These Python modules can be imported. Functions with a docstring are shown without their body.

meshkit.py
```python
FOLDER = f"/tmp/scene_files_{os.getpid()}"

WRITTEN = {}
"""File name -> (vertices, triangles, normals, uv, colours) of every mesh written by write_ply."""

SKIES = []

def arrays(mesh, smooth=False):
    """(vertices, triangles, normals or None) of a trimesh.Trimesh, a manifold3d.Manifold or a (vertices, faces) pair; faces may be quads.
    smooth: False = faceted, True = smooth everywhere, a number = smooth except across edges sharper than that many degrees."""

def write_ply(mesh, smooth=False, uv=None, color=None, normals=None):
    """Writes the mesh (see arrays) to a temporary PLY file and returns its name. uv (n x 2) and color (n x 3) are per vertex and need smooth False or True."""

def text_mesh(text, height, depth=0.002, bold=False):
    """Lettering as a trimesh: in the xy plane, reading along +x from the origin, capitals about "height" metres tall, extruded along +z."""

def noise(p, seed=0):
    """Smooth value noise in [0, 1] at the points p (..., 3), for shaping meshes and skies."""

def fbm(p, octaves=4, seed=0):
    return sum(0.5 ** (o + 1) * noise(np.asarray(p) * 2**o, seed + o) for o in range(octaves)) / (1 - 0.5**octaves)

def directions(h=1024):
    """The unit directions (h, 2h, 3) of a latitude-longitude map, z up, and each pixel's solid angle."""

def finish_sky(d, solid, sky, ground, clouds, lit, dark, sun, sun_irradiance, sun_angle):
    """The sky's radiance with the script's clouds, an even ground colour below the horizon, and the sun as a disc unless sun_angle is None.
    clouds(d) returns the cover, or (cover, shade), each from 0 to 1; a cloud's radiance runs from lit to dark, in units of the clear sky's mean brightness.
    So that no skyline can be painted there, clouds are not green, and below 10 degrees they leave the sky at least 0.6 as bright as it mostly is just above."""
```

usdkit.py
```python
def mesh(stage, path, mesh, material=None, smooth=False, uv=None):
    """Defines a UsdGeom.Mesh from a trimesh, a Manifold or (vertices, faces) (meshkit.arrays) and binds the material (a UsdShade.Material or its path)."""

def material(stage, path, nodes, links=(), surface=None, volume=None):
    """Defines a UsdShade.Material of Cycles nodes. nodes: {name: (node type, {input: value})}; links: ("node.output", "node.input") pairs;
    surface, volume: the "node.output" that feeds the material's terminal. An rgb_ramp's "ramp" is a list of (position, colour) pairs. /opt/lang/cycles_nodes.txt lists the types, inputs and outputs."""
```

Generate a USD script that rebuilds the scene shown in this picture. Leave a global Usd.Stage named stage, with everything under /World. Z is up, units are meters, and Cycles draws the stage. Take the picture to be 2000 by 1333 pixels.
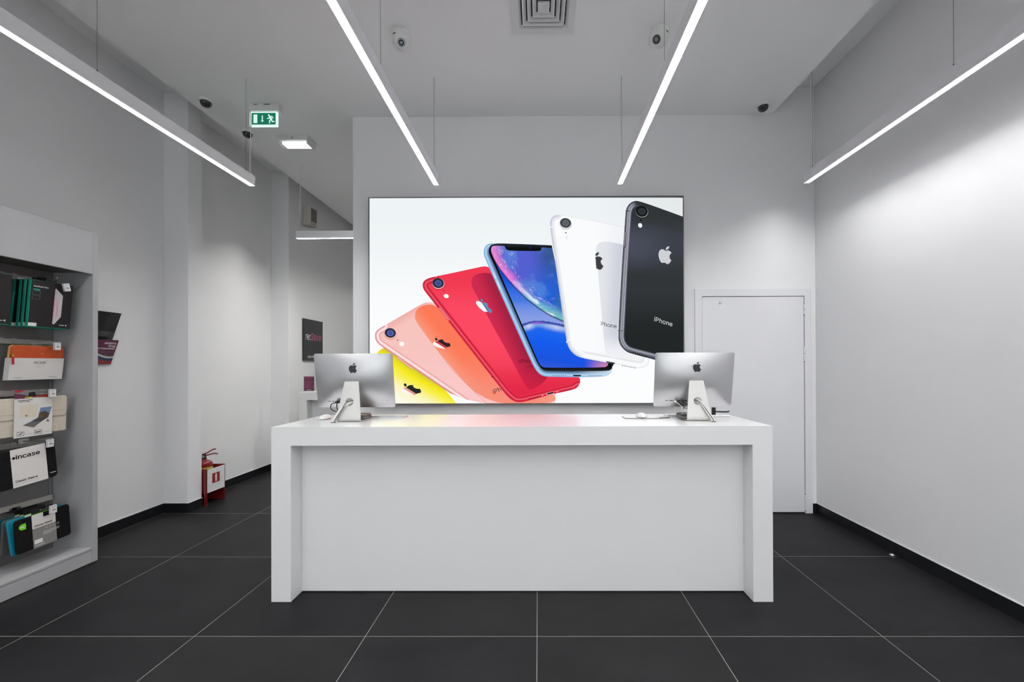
import math, random
import numpy as np, trimesh, shapely, usdkit, meshkit
from shapely import affinity
from shapely.geometry import Polygon, LineString, Point, box as sbox
from pxr import Usd, UsdGeom, UsdShade, UsdLux, Gf, Sdf, Vt

random.seed(7); np.random.seed(7)
stage = Usd.Stage.CreateInMemory()
UsdGeom.SetStageUpAxis(stage, UsdGeom.Tokens.z); UsdGeom.SetStageMetersPerUnit(stage, 1.0)
stage.SetDefaultPrim(UsdGeom.Xform.Define(stage, '/World').GetPrim())
UsdGeom.Scope.Define(stage, '/World/Looks')

# ------------------------------------------------------------ camera, light levels
F_PX, CX, CY, EYE_Z = 808.4, 1047.4, 709.8, 1.4208
ROT = np.array([[0.99998168, -0.00512733, 0.00321585], [0.00514057, 0.99997829, -0.0041217], [-0.00319465, 0.00413815, 0.99998633]])
cam = UsdGeom.Camera.Define(stage, '/World/camera')
cam.CreateHorizontalApertureAttr(36.0); cam.CreateVerticalApertureAttr(36.0 * 1333 / 2000)
cam.CreateFocalLengthAttr(F_PX / 2000 * 36)
cam.CreateHorizontalApertureOffsetAttr((1000 - CX) / 2000 * 36)
cam.CreateVerticalApertureOffsetAttr((CY - 666.5) / 2000 * 36)
cam.CreateClippingRangeAttr(Gf.Vec2f(0.05, 1000))
ex, ey, ez = ROT[:, 0], ROT[:, 1], ROT[:, 2]
cam.AddTransformOp().Set(Gf.Matrix4d(*ex, 0, *ez, 0, *(-ey), 0, 0, 0, EYE_Z, 1))
EXPOSURE = 0.0
cam.CreateExposureAttr(EXPOSURE)
STRIP = 72.0          # radiance of the linear luminaires' diffusers
PRINT = 1.0          # radiance of the white of the backlit print
SKY_FILL = 0.60          # even fill light, added through an unseen opening behind the camera
sky = UsdLux.DomeLight.Define(stage, '/World/sky'); sky.CreateIntensityAttr(SKY_FILL); sky.CreateColorAttr(Gf.Vec3f(.97, .99, 1.0))


# ------------------------------------------------------------ helpers
def lin(r, g=None, b=None):
    c = np.array([r, r, r] if g is None else [r, g, b], float) / 255
    return np.where(c <= .04045, c / 12.92, ((c + .055) / 1.055) ** 2.4)


def ray(x, y):
    return ROT @ np.array([(x - CX) / F_PX, 1, -(y - CY) / F_PX])


def on_y(x, y, Y):
    v = ray(x, y); return np.array([v[0] * Y / v[1], Y, EYE_Z + v[2] * Y / v[1]])


def on_x(x, y, X):
    v = ray(x, y); return np.array([X, v[1] * X / v[0], EYE_Z + v[2] * X / v[0]])


def on_z(x, y, Z):
    v = ray(x, y); t = (Z - EYE_Z) / v[2]; return np.array([v[0] * t, v[1] * t, Z])


taken, LOC = {}, {}


def numbered(parent, name):
    k = (parent, name); n = taken.get(k, -1) + 1; taken[k] = n
    return f'{parent}/{name}' if n == 0 else f'{parent}/{name}_{n:03d}'


def tag(prim, label=None, cat=None, group=None, kind=None):
    for k, v in (('label', label), ('category', cat), ('group', group), ('kind', kind)):
        if v: prim.SetCustomDataByKey(k, v)


def thing(name, label, cat, loc=(0, 0, 0), rz=0.0, group=None, kind=None):
    p = numbered('/World', name); x = UsdGeom.Xform.Define(stage, p)
    x.AddTranslateOp().Set(Gf.Vec3d(*map(float, loc)))
    if rz: x.AddRotateZOp().Set(rz)
    LOC[p] = np.array(loc, float); tag(x.GetPrim(), label, cat, group, kind)
    return p


def join(*ms):
    return trimesh.util.concatenate([m for m in ms if m is not None])


def obj(name, mesh, mat, parent='/World', smooth=False, label=None, cat=None, group=None, kind=None, local=False, tint=None):
    """one Mesh prim; vertices are in world metres unless local"""
    p = numbered(parent, name)
    v, f, n = meshkit.arrays(mesh, smooth)
    if not local: v = v - LOC.get(parent, np.zeros(3))
    LOC[p] = LOC.get(parent, np.zeros(3))
    m = usdkit.mesh(stage, p, trimesh.Trimesh(v, f, process=False), M[mat])
    if n is not None:
        m.CreateNormalsAttr(Vt.Vec3fArray.FromNumpy(n.astype(np.float32))); m.SetNormalsInterpolation('vertex')
    if tint is not None:
        UsdGeom.PrimvarsAPI(m).CreatePrimvar('tint', Sdf.ValueTypeNames.Color3fArray, 'vertex').Set(Vt.Vec3fArray.FromNumpy(np.asarray(tint, np.float32)))
    tag(m.GetPrim(), label, cat, group, kind)
    return p


def copy_of(src, name, loc, label, cat, group=None, rz=0.0):
    p = numbered('/World', name); x = UsdGeom.Xform.Define(stage, p)
    x.AddTranslateOp().Set(Gf.Vec3d(*map(float, loc)))
    if rz: x.AddRotateZOp().Set(rz)
    x.GetPrim().GetReferences().AddInternalReference(src); x.GetPrim().SetInstanceable(True)
    tag(x.GetPrim(), label, cat, group)
    return p


def cb(x0, x1, y0, y1, z0, z1, c=0.002):
    """chamfered box"""
    x0, x1 = min(x0, x1), max(x0, x1); y0, y1 = min(y0, y1), max(y0, y1); z0, z1 = min(z0, z1), max(z0, z1)
    if c <= 0: return trimesh.creation.box(bounds=[[x0, y0, z0], [x1, y1, z1]])
    c = min(c, (x1 - x0) * .45, (y1 - y0) * .45, (z1 - z0) * .45)
    P = []
    for sx in (0, 1):
        for sy in (0, 1):
            for sz in (0, 1):
                X, Y, Z = (x0, x1)[sx], (y0, y1)[sy], (z0, z1)[sz]; ix, iy, iz = c * (1 - 2 * sx), c * (1 - 2 * sy), c * (1 - 2 * sz)
                P += [(X, Y + iy, Z + iz), (X + ix, Y, Z + iz), (X + ix, Y + iy, Z)]
    return trimesh.convex.convex_hull(np.array(P))


def frame_map(m, o, u, v, n=None):
    u, v = np.array(u, float), np.array(v, float)
    n = np.cross(u, v) if n is None else np.array(n, float)
    n = n / np.linalg.norm(n)
    m = m.copy(); p = m.vertices
    m.vertices = np.array(o, float) + p[:, :1] * u + p[:, 1:2] * v + p[:, 2:3] * n
    return m


def extr(poly, d, o=(0, 0, 0), u=(1, 0, 0), v=(0, 1, 0), n=None):
    ms = [trimesh.creation.extrude_polygon(g, d, engine='earcut') for g in getattr(poly, 'geoms', [poly]) if g.area > 1e-12]
    return frame_map(join(*ms), o, u, v, n)


def rrect(w, h, r, k=6):
    return sbox(-w / 2 + r, -h / 2 + r, w / 2 - r, h / 2 - r).buffer(r, quad_segs=k)


def text(t, h, o, u, v, n=None, bold=False, d=.0006, anchor='l'):
    m = meshkit.text_mesh(t, h, 1.0, bold); m.vertices[:, 2] = np.where(m.vertices[:, 2] > .5, d, 0)
    w = m.bounds[1][0]
    m.vertices[:, 0] -= {'l': 0, 'c': w / 2, 'r': w}[anchor]
    return frame_map(m, o, u, v, n)


def tube(pts, r, k=8):
    """round tube along a polyline, smooth Catmull-Rom"""
    P = np.array(pts, float)
    if len(P) > 2:
        Q = np.vstack([2 * P[0] - P[1], P, 2 * P[-1] - P[-2]]); out = []
        for i in range(1, len(Q) - 2):
            for t in np.linspace(0, 1, 7)[:-1]:
                a, b, c, d = Q[i - 1], Q[i], Q[i + 1], Q[i + 2]
                out.append(.5 * (2 * b + (c - a) * t + (2 * a - 5 * b + 4 * c - d) * t * t + (3 * b - a - 3 * c + d) * t ** 3))
        P = np.array(out + [Q[-2]])
    T = np.gradient(P, axis=0); T /= np.linalg.norm(T, axis=1, keepdims=True)
    up = np.array([0, 0, 1.0]) if abs(T[0][2]) < .9 else np.array([1.0, 0, 0])
    rings = []
    for p, t in zip(P, T):
        a = np.cross(t, up); a /= np.linalg.norm(a); b = np.cross(a, t); up = b
        ang = np.arange(k) / k * 2 * np.pi
        rings.append(p + r * (np.cos(ang)[:, None] * a + np.sin(ang)[:, None] * b))
    V = np.vstack(rings + [P[:1], P[-1:]]); F = []
    for i in range(len(P) - 1):
        for j in range(k):
            a, b, c, d = i * k + j, i * k + (j + 1) % k, (i + 1) * k + (j + 1) % k, (i + 1) * k + j
            F += [(a, b, c), (a, c, d)]
    n = len(V)
    for j in range(k):
        F += [(n - 2, (j + 1) % k, j), (n - 1, (len(P) - 1) * k + j, (len(P) - 1) * k + (j + 1) % k)]
    m = trimesh.Trimesh(V, F, process=False); m.fix_normals(); return m


def cyl(p0, p1, r, k=20):
    return trimesh.creation.cylinder(r, segment=[p0, p1], sections=k)


def lathe(prof, loc=(0, 0, 0), k=32):
    m = trimesh.creation.revolve(np.array(prof, float), sections=k); m.apply_translation(loc); m.fix_normals(); return m


def rot_to(m, d):
    """turn +z of a mesh to direction d"""
    m = m.copy(); m.apply_transform(trimesh.geometry.align_vectors([0, 0, 1], np.array(d, float) / np.linalg.norm(d))); return m


def smoothpoly(pts, n=2):
    p = np.array(pts, float)
    for _ in range(n):
        q = np.roll(p, -1, 0); p = np.stack([.75 * p + .25 * q, .25 * p + .75 * q], 1).reshape(-1, 2)
    return Polygon(p).buffer(0)


def roundpoly(pts, r):
    return Polygon(pts).buffer(0).buffer(-r, join_style=2).buffer(r, quad_segs=10)


def bez(path):
    """flattens an 'M/m/c/s/z' path given as (command, numbers) to a list of rings"""
    rings, cur, x, y, last = [], [], 0.0, 0.0, None
    for cmd, a in path:
        if cmd == 'M': x, y = a; cur = [(x, y)]; last = None
        elif cmd == 'z': rings.append(cur); cur = []
        else:
            step = 6 if cmd == 'c' else 4
            for i in range(0, len(a), step):
                if cmd == 'c': x1, y1, x2, y2, x3, y3 = a[i:i + 6]
                else:
                    x2, y2, x3, y3 = a[i:i + 4]; x1, y1 = (x - last[0], y - last[1]) if last else (0, 0)
                for t in np.linspace(0, 1, 9)[1:]:
                    b = 3 * (1 - t) ** 2 * t, 3 * (1 - t) * t * t, t ** 3
                    cur.append((x + b[0] * x1 + b[1] * x2 + b[2] * x3, y + b[0] * y1 + b[1] * y2 + b[2] * y3))
                last = (x + x2, y + y2); x, y = x + x3, y + y3
    return rings


_r = bez([('M', (12.152, 6.896)), ('c', (-.948, 0, -2.415, -1.078, -3.96, -1.04, -2.04, .027, -3.91, 1.183, -4.961, 3.014, -2.117, 3.675, -.546, 9.103, 1.519, 12.09,
      1.013, 1.454, 2.208, 3.09, 3.792, 3.039, 1.52, -.065, 2.09, -.987, 3.935, -.987, 1.831, 0, 2.35, .987, 3.96, .948, 1.637, -.026, 2.676, -1.48, 3.676, -2.948,
      1.156, -1.688, 1.636, -3.325, 1.662, -3.415, -.039, -.013, -3.182, -1.221, -3.22, -4.857, -.026, -3.04, 2.48, -4.494, 2.597, -4.559, -1.429, -2.09, -3.623, -2.324,
      -4.39, -2.376, -2, -.156, -3.675, 1.09, -4.61, 1.09)), ('z', ()), ('M', (15.53, 3.83)), ('c', (.843, -1.012, 1.4, -2.427, 1.245, -3.83, -1.207, .052, -2.662, .805,
      -3.532, 1.818, -.78, .896, -1.454, 2.338, -1.273, 3.714, 1.338, .104, 2.715, -.688, 3.559, -1.701)), ('z', ())])
FRUIT = shapely.union_all([Polygon(r).buffer(0) for r in _r])
FRUIT = affinity.scale(affinity.translate(FRUIT, -12, -12), 1 / 24, -1 / 24, origin=(0, 0))     # unit height, y up

# ------------------------------------------------------------ materials
M = {}


def mat(name, base, rough=.5, metal=0.0, spec=.5, noise=None, bump=None, emit=None, coat=0.0, **kw):
    nodes = {'p': ('principled_bsdf', dict(base_color=tuple(base), roughness=rough, metallic=metal, specular_ior_level=spec, coat_weight=coat, **kw))}
    links = []
    if noise or bump:
        nodes['g'] = ('geometry', {})
    if noise:
        sc, amt, stretch = noise
        nodes['mp'] = ('mapping', dict(scale=stretch)); nodes['n'] = ('noise_texture', dict(scale=sc, detail=5.0, roughness=.6))
        a, b = np.array(base) * (1 - amt), np.array(base) * (1 + amt)
        nodes['r'] = ('rgb_ramp', dict(ramp=[(.25, tuple(a)), (.75, tuple(b))]))
        links += [('g.position', 'mp.vector'), ('mp.vector', 'n.vector'), ('n.fac', 'r.fac'), ('r.color', 'p.base_color')]
    if bump:
        sc, dist = bump
        nodes['bn'] = ('noise_texture', dict(scale=sc, detail=3.0)); nodes['b'] = ('bump', dict(strength=.35, distance=dist))
        links += [('g.position', 'bn.vector'), ('bn.fac', 'b.height'), ('b.normal', 'p.normal')]
    if emit is not None:
        nodes['p'][1].update(emission_color=tuple(emit[0]), emission_strength=emit[1])
    M[name] = usdkit.material(stage, f'/World/Looks/{name}', nodes, links, surface='p.BSDF')


def glow(name, col, s):
    M[name] = usdkit.material(stage, f'/World/Looks/{name}', {'e': ('emission', dict(color=tuple(col), strength=s))}, surface='e.emission')


mat('wall_paint', lin(240, 240, 241), .75, spec=.3, noise=(1.1, .012, (1, 1, 1)), bump=(420, .0006))
mat('ceiling_paint', lin(248, 249, 249), .85, spec=.2, noise=(.9, .01, (1, 1, 1)))
mat('tile_a', lin(32, 32, 34), .5, spec=.16, noise=(2.2, .3, (1, 1.6, 1)), bump=(260, .0008))
mat('tile_b', lin(29, 29, 31), .5, spec=.16, noise=(2.6, .32, (1, 1.6, 1)), bump=(240, .0008))
mat('tile_c', lin(35, 34, 35), .5, spec=.16, noise=(1.8, .3, (1, 1.6, 1)), bump=(280, .0008))
mat('grout', lin(148, 146, 141), .9, spec=.2)
mat('skirting_tile', lin(24, 25, 28), .4, spec=.4, noise=(3, .1, (1, 1, 1)))
mat('caulk', lin(225, 225, 226), .6)
mat('door_paint', lin(232, 232, 235), .4, spec=.4)
mat('steel', lin(190, 190, 190), .3, metal=1.0)
mat('dark_metal', lin(60, 60, 62), .4, metal=.6)
mat('solid_white', lin(236, 236, 236), .18, spec=.5)
mat('panel_white', lin(232, 232, 233), .35, spec=.4)
mat('lamp_white', lin(235, 236, 238), .35, spec=.4)
mat('plastic_white', lin(232, 232, 230), .35)
mat('plastic_cream', lin(206, 203, 190), .5)
mat('plastic_grey', lin(120, 118, 114), .5)
mat('plastic_black', lin(18, 18, 19), .35)
mat('black_gloss', lin(8, 8, 10), .06, spec=.6, coat=.5)
mat('lens_blue', lin(110, 122, 136), .1, spec=.8)
mat('rubber', lin(20, 20, 20), .8)
mat('aluminium', lin(214, 214, 216), .34, metal=1.0)
mat('stand_metal', lin(214, 213, 210), .42, metal=.5)
mat('frame_dark', lin(92, 96, 98), .4, metal=.5)
mat('shelf_grey', lin(176, 176, 178), .5, spec=.35, noise=(1.5, .01, (1, 1, 1)))
mat('shelf_shaded', lin(112, 111, 110), .55, spec=.3)  # shelf grey darkened: shade inside the rack put into the colour
mat('bar_grey', lin(170, 168, 162), .45)
mat('photo_sky', lin(112, 140, 168), .5)
mat('photo_hill', lin(140, 104, 62), .5)
mat('photo_dark', lin(70, 66, 64), .5)
mat('hook_metal', lin(205, 205, 205), .25, metal=1.0)
mat('paper_white', lin(235, 232, 228), .6, spec=.2)
mat('tag_white', lin(205, 205, 212), .5, spec=.3)
mat('box_black', lin(34, 32, 34), .45, spec=.3)
mat('box_green', lin(22, 140, 118), .45, spec=.3)
mat('leather_orange', lin(196, 84, 42), .5, spec=.35, noise=(40, .12, (1, 1, 1)))
mat('leather_tan', lin(222, 168, 112), .55, spec=.3)
mat('brass', lin(214, 170, 80), .3, metal=1.0)
mat('red_pull', lin(180, 26, 40), .5)
mat('cream_cloth', lin(232, 222, 204), .65, spec=.25, noise=(60, .04, (1, 1, 1)))
mat('cream_seam', lin(168, 156, 138), .7)
mat('neoprene_black', lin(15, 15, 17), .75, spec=.2)
mat('neoprene_grey', lin(92, 88, 88), .8, spec=.2)
mat('neoprene_teal', lin(16, 130, 152), .7, spec=.2)
mat('neoprene_dark_teal', lin(10, 84, 96), .7, spec=.2)
mat('band_grey', lin(132, 130, 128), .6)
mat('band_white', lin(228, 224, 220), .6)
mat('ink_black', lin(22, 22, 24), .6, spec=.2)
mat('ink_grey', lin(110, 110, 112), .6, spec=.2)
mat('ink_light', lin(205, 205, 205), .6, spec=.2)
mat('sticker_green', lin(120, 226, 20), .4)
mat('sticker_yellow', lin(232, 220, 40), .4)
mat('sign_black', lin(42, 42, 43), .38, spec=.4)
mat('sign_line', lin(90, 90, 92), .5)
mat('letter_white', lin(240, 240, 240), .5)
mat('letter_pink', lin(206, 92, 142), .5)
mat('pale_pink', lin(214, 168, 182), .5)
mat('leaflet_purple', lin(90, 42, 68), .45)
mat('leaflet_plum', lin(96, 28, 66), .4, coat=.3)
mat('leaflet_black', lin(16, 14, 18), .35, coat=.4)
mat('leaflet_blue', lin(24, 34, 92), .4)
mat('leaflet_red', lin(170, 40, 34), .4)
mat('stand_red', lin(118, 22, 27), .35, coat=.2)
mat('cylinder_red', lin(132, 22, 24), .2, coat=.5)
mat('band_yellow', lin(206, 186, 92), .5)
mat('sign_white', lin(232, 233, 234), .45)
mat('picto_red', lin(150, 34, 36), .5)
mat('cable_white', lin(226, 225, 220), .5)
mat('cable_grey', lin(120, 120, 118), .5)
mat('cable_black', lin(16, 16, 17), .5)
mat('device_brown', lin(128, 104, 92), .4)
mat('device_dark', lin(58, 54, 54), .4)
mat('vent_white', lin(226, 228, 228), .5)
mat('vent_dark', lin(40, 42, 42), .8)
glow('strip_glow', (1, 1, 1), STRIP)
glow('corridor_glow', (1, .985, .95), STRIP * 1.5)
glow('emergency_glow', lin(250, 252, 255), 2.6)
glow('exit_white', lin(232, 252, 248), 1.0)
glow('exit_green', lin(30, 118, 92), .95)
glow('exit_mark', lin(215, 250, 240), 1.0)
M['print_glow'] = usdkit.material(stage, '/World/Looks/print_glow', {'a': ('attribute', dict(attribute='tint')), 'e': ('emission', dict(strength=PRINT))}, [('a.color', 'e.color')], surface='e.emission')
M['print_matte'] = usdkit.material(stage, '/World/Looks/print_matte', {'a': ('attribute', dict(attribute='tint')), 'p': ('principled_bsdf', dict(roughness=.5))}, [('a.color', 'p.base_color')], surface='p.BSDF')
M['clear_plastic'] = usdkit.material(stage, '/World/Looks/clear_plastic', {'t': ('transparent_bsdf', dict(color=(.97, .98, .98))), 'g': ('glossy_bsdf', dict(color=(1, 1, 1), roughness=.03)), 'f': ('layer_weight', dict(blend=.5)), 'w': ('math', dict(math_type='power', value2=4.0)), 'v': ('math', dict(math_type='multiply_add', value2=.5, value3=.035)), 'x': ('mix_closure', {})},
    [('f.facing', 'w.value1'), ('w.value', 'v.value1'), ('v.value', 'x.fac'), ('t.BSDF', 'x.closure1'), ('g.BSDF', 'x.closure2')], surface='x.closure')
M['clear_film'] = usdkit.material(stage, '/World/Looks/clear_film', {'t': ('transparent_bsdf', dict(color=(.97, .97, .96))), 'g': ('glossy_bsdf', dict(color=(1, 1, 1), roughness=.12)), 'ge': ('geometry', {}), 'n': ('noise_texture', dict(scale=22.0, detail=2.0)), 'b': ('bump', dict(strength=.6, distance=.01)), 'x': ('mix_closure', dict(fac=.10))},
    [('ge.position', 'n.vector'), ('n.fac', 'b.height'), ('b.normal', 'g.normal'), ('t.BSDF', 'x.closure1'), ('g.BSDF', 'x.closure2')], surface='x.closure')

# ------------------------------------------------------------ setting
XL, XP, XR = -3.64, -3.40, 2.655            # left wall, its pilasters, right wall
YB, YF, YE = 3.972, -4.6, 8.6               # partition wall, front wall, end of the side corridor
ZC, ZU = 3.815, 4.08                        # lowered ceiling, upper ceiling
DL, DR = -3.15, 2.242                       # edges of the lowered ceiling
PL = -1.783                                 # free edge of the partition wall
T, GX, GY = .9, -.0118, 2.1697

S = dict(kind='structure')
fl = thing('floor', 'dark charcoal large-format tile floor with thin pale joints', None, **S)
obj('grout_bed', cb(XL - .2, XR + .2, YF, YE, -.06, -.0005, 0), 'grout', fl)
mats = ['tile_a', 'tile_b', 'tile_c']
for j in range(-3, 8):
    for i in range(-5, 4):
        x0, y0 = GX + (i) * T, GY + (j - 1) * T
        x1, y1 = x0 + T, y0 + T
        x0c, x1c, y1c = max(x0, XL - .05), min(x1, XR + .05), min(y1, YE)
        if x1c - x0c < .03 or y1c - y0 < .03: continue
        g = .0019
        z = random.uniform(-.0001, .0001)
        obj('tile', cb(x0c + g, x1c - g, y0 + g, y1c - g, -.012, z, .0004), mats[random.randrange(3)], fl)
obj('subfloor', cb(XL - .2, XR + .2, YF, GY - 4 * T, -.012, 0, 0), 'tile_a', fl)

obj('wall_right', cb(XR, XR + .15, YF, YB + .15, 0, ZU, 0), 'wall_paint', label='plain white painted wall on the right with dark skirting', **S)
obj('wall_back', cb(PL, XR, YB, YB + .15, 0, ZU, .003), 'wall_paint', label='white painted partition wall behind the counter carrying the backlit print', **S)
obj('wall_left', cb(XL - .15, XL, YF, YE, 0, ZU, 0), 'wall_paint', label='long white painted wall on the left behind the grey display rack', **S)
obj('trim', cb(XL, XP, 4.0, 4.165, 0, ZU, .003), 'wall_paint', label='narrow white wall pilaster in front of the fire extinguisher', **S)
obj('trim', cb(XL, XP, 5.62, YE, 0, ZU, .003), 'wall_paint', label='white projecting stretch of left wall carrying the black shop sign', **S)
obj('wall_end', cb(XL - .15, XR + .15, YE, YE + .15, 0, ZU, 0), 'wall_paint', **S)
wf = sbox(XL - .15, 0, XR + .15, ZU).difference(sbox(XL + .3, .08, XR - .3, 3.3))  # opening added so that the sky dome fills the room from behind
obj('wall_front', extr(wf, .15, (0, YF, 0), (1, 0, 0), (0, 0, 1), (0, -1, 0)), 'wall_paint', **S)
wn = thing('window_1', 'added shop front glazing in a white frame, unseen behind the viewer, letting in fill light', None, **S)  # added glazing, out of view, for the fill light
for k in range(4):
    x0 = XL + .3 + (XR - XL - .6) * k / 4; x1 = XL + .3 + (XR - XL - .6) * (k + 1) / 4
    obj('window_frame', extr(sbox(x0, .08, x1, 3.3).difference(sbox(x0 + .04, .12, x1 - .04, 3.26)), .06, (0, YF - .04, 0), (1, 0, 0), (0, 0, 1), (0, -1, 0)), 'door_paint', wn)
    obj('pane', cb(x0 + .04, x1 - .04, YF - .075, YF - .067, .12, 3.26, 0), 'clear_plastic', wn)
obj('wall_corridor', cb(XR, XR + .15, YB + .15, YE, 0, ZU, 0), 'wall_paint', **S)
ce = thing('ceiling', 'pale grey ceiling with a lowered centre field between raised side strips', None, **S)
obj('upper_slab', cb(XL - .15, XR + .15, YF - .15, YE, ZU, ZU + .1, 0), 'ceiling_paint', ce)
obj('lowered_panel', join(cb(DL, DR, YF, YB, ZC, ZU, 0), cb(DL, PL, YB, YE, ZC, ZU, 0), cb(PL, DR, YB + .15, YE, ZC, ZU, 0)), 'ceiling_paint', ce)


def baseboard(name, runs, label):
    b = thing(name, label, None, **S)
    for a, c, nrm in runs:
        a, c, nrm = np.array(a, float), np.array(c, float), np.array(nrm, float)
        L = np.linalg.norm(c - a); d = (c - a) / L; k = max(1, int(round(L / .9)))
        for i in range(k):
            p, q = a + d * (L * i / k + .0008), a + d * (L * (i + 1) / k - .0008)
            r = q + nrm * .011
            obj('skirting_tile', cb(p[0], r[0], p[1], r[1], .001, .09, .0012), 'skirting_tile', b)
        r = c + nrm * .007
        obj('caulk_line', cb(a[0], r[0], a[1], r[1], .09, .0935, 0), 'caulk', b)


baseboard('baseboard_right', [((XR, -1.3), (XR, YB), (-1, 0))], 'black tile skirting along the right wall')
baseboard('baseboard_back', [((2.61, YB), (XR - .012, YB), (0, -1))], 'short black skirting piece between door frame and right wall')
baseboard('baseboard_left', [((XL, 3.05), (XL, 3.989), (1, 0)), ((XL, 4.0), (XP + .011, 4.0), (0, -1)), ((XP, 4.0), (XP, 4.165), (1, 0)), ((XL, 4.176), (XL, 5.609), (1, 0)), ((XL, 5.62), (XP + .011, 5.62), (0, -1)), ((XP, 5.62), (XP, 7.9), (1, 0))],
          'black tile skirting along the left wall and round its pilasters')

dr = thing('door_1', 'plain white steel door with three hinges in a flat white frame', None, **S)
fr = sbox(1.496, 0, 2.605, 2.138).difference(sbox(1.562, -.1, 2.538, 2.071))
obj('door_frame', extr(fr, .018, (0, YB, 0), (1, 0, 0), (0, 0, 1)), 'door_paint', dr)
obj('door_gap', cb(1.561, 2.539, YB - .0005, YB - .001, .0, 2.072, 0), 'plastic_black', dr)
obj('door_leaf', cb(1.566, 2.533, YB - .012, YB - .001, .009, 2.066, .0015), 'door_paint', dr)
for z0, z1 in ((1.893, 1.993), (1.444, 1.594), (.03, .178)):
    h = obj('hinge', join(cyl((2.536, YB - .017, z0), (2.536, YB - .017, (z0 + z1) / 2 - .001), .009), cyl((2.536, YB - .017, (z0 + z1) / 2 + .003), (2.536, YB - .017, z1), .009), cb(2.536, 2.556, YB - .019, YB - .0165, z0 + .02, z1 - .01, .0004)), 'door_paint', dr, smooth=30)
    obj('hinge_pin', cyl((2.536, YB - .017, z0 - .004), (2.536, YB - .017, z1 + .003), .0055), 'dark_metal', h, smooth=30)
obj('peephole', lathe([(0, 0), (.011, 0), (.011, .006), (.006, .008), (0, .006)]).apply_transform(trimesh.transformations.rotation_matrix(np.pi / 2, [1, 0, 0])).apply_translation((1.738, YB - .012, 2.008)), 'steel', dr, smooth=30)

# ------------------------------------------------------------ counter
DX0, DX1, DY0, DY1, DZ = -1.607, 1.396, 2.481, 3.097, 1.051


def counter(name, label, x0, x1, y0, y1, z, leg, top, rec):
    t = thing(name, label, 'counter', ((x0 + x1) / 2, (y0 + y1) / 2, 0))
    shell = sbox(x0, .002, x1, z).difference(sbox(x0 + leg, -.1, x1 - leg, z - top))
    m = extr(shell, y1 - y0, (0, y1, 0), (1, 0, 0), (0, 0, 1))
    obj('shell', m, 'solid_white', t)
    obj('front_panel', cb(x0 + leg + .0006, x1 - leg - .0006, y0 + rec, y0 + rec + .02, .006, z - top - .0006, .0008), 'panel_white', t)
    return t


desk = counter('sales_counter', 'large white sales counter carrying two desktop computers under the backlit print', DX0, DX1, DY0, DY1, DZ, .118, .112, .113)
obj('cable_hole', lathe([(.012, 0), (.016, .0), (.016, .0015), (.012, .0015)], (-1.327, 2.670, DZ)), 'plastic_black', desk)
obj('cable_hole', lathe([(.012, 0), (.016, .0), (.016, .0015), (.012, .0015)], (1.126, 2.670, DZ)), 'plastic_black', desk)
counter('sales_counter', 'smaller white counter in the side corridor with a purple leaflet on top', -3.02, -1.95, 5.2, 5.75, 1.085, .1, .1, .13)

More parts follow.
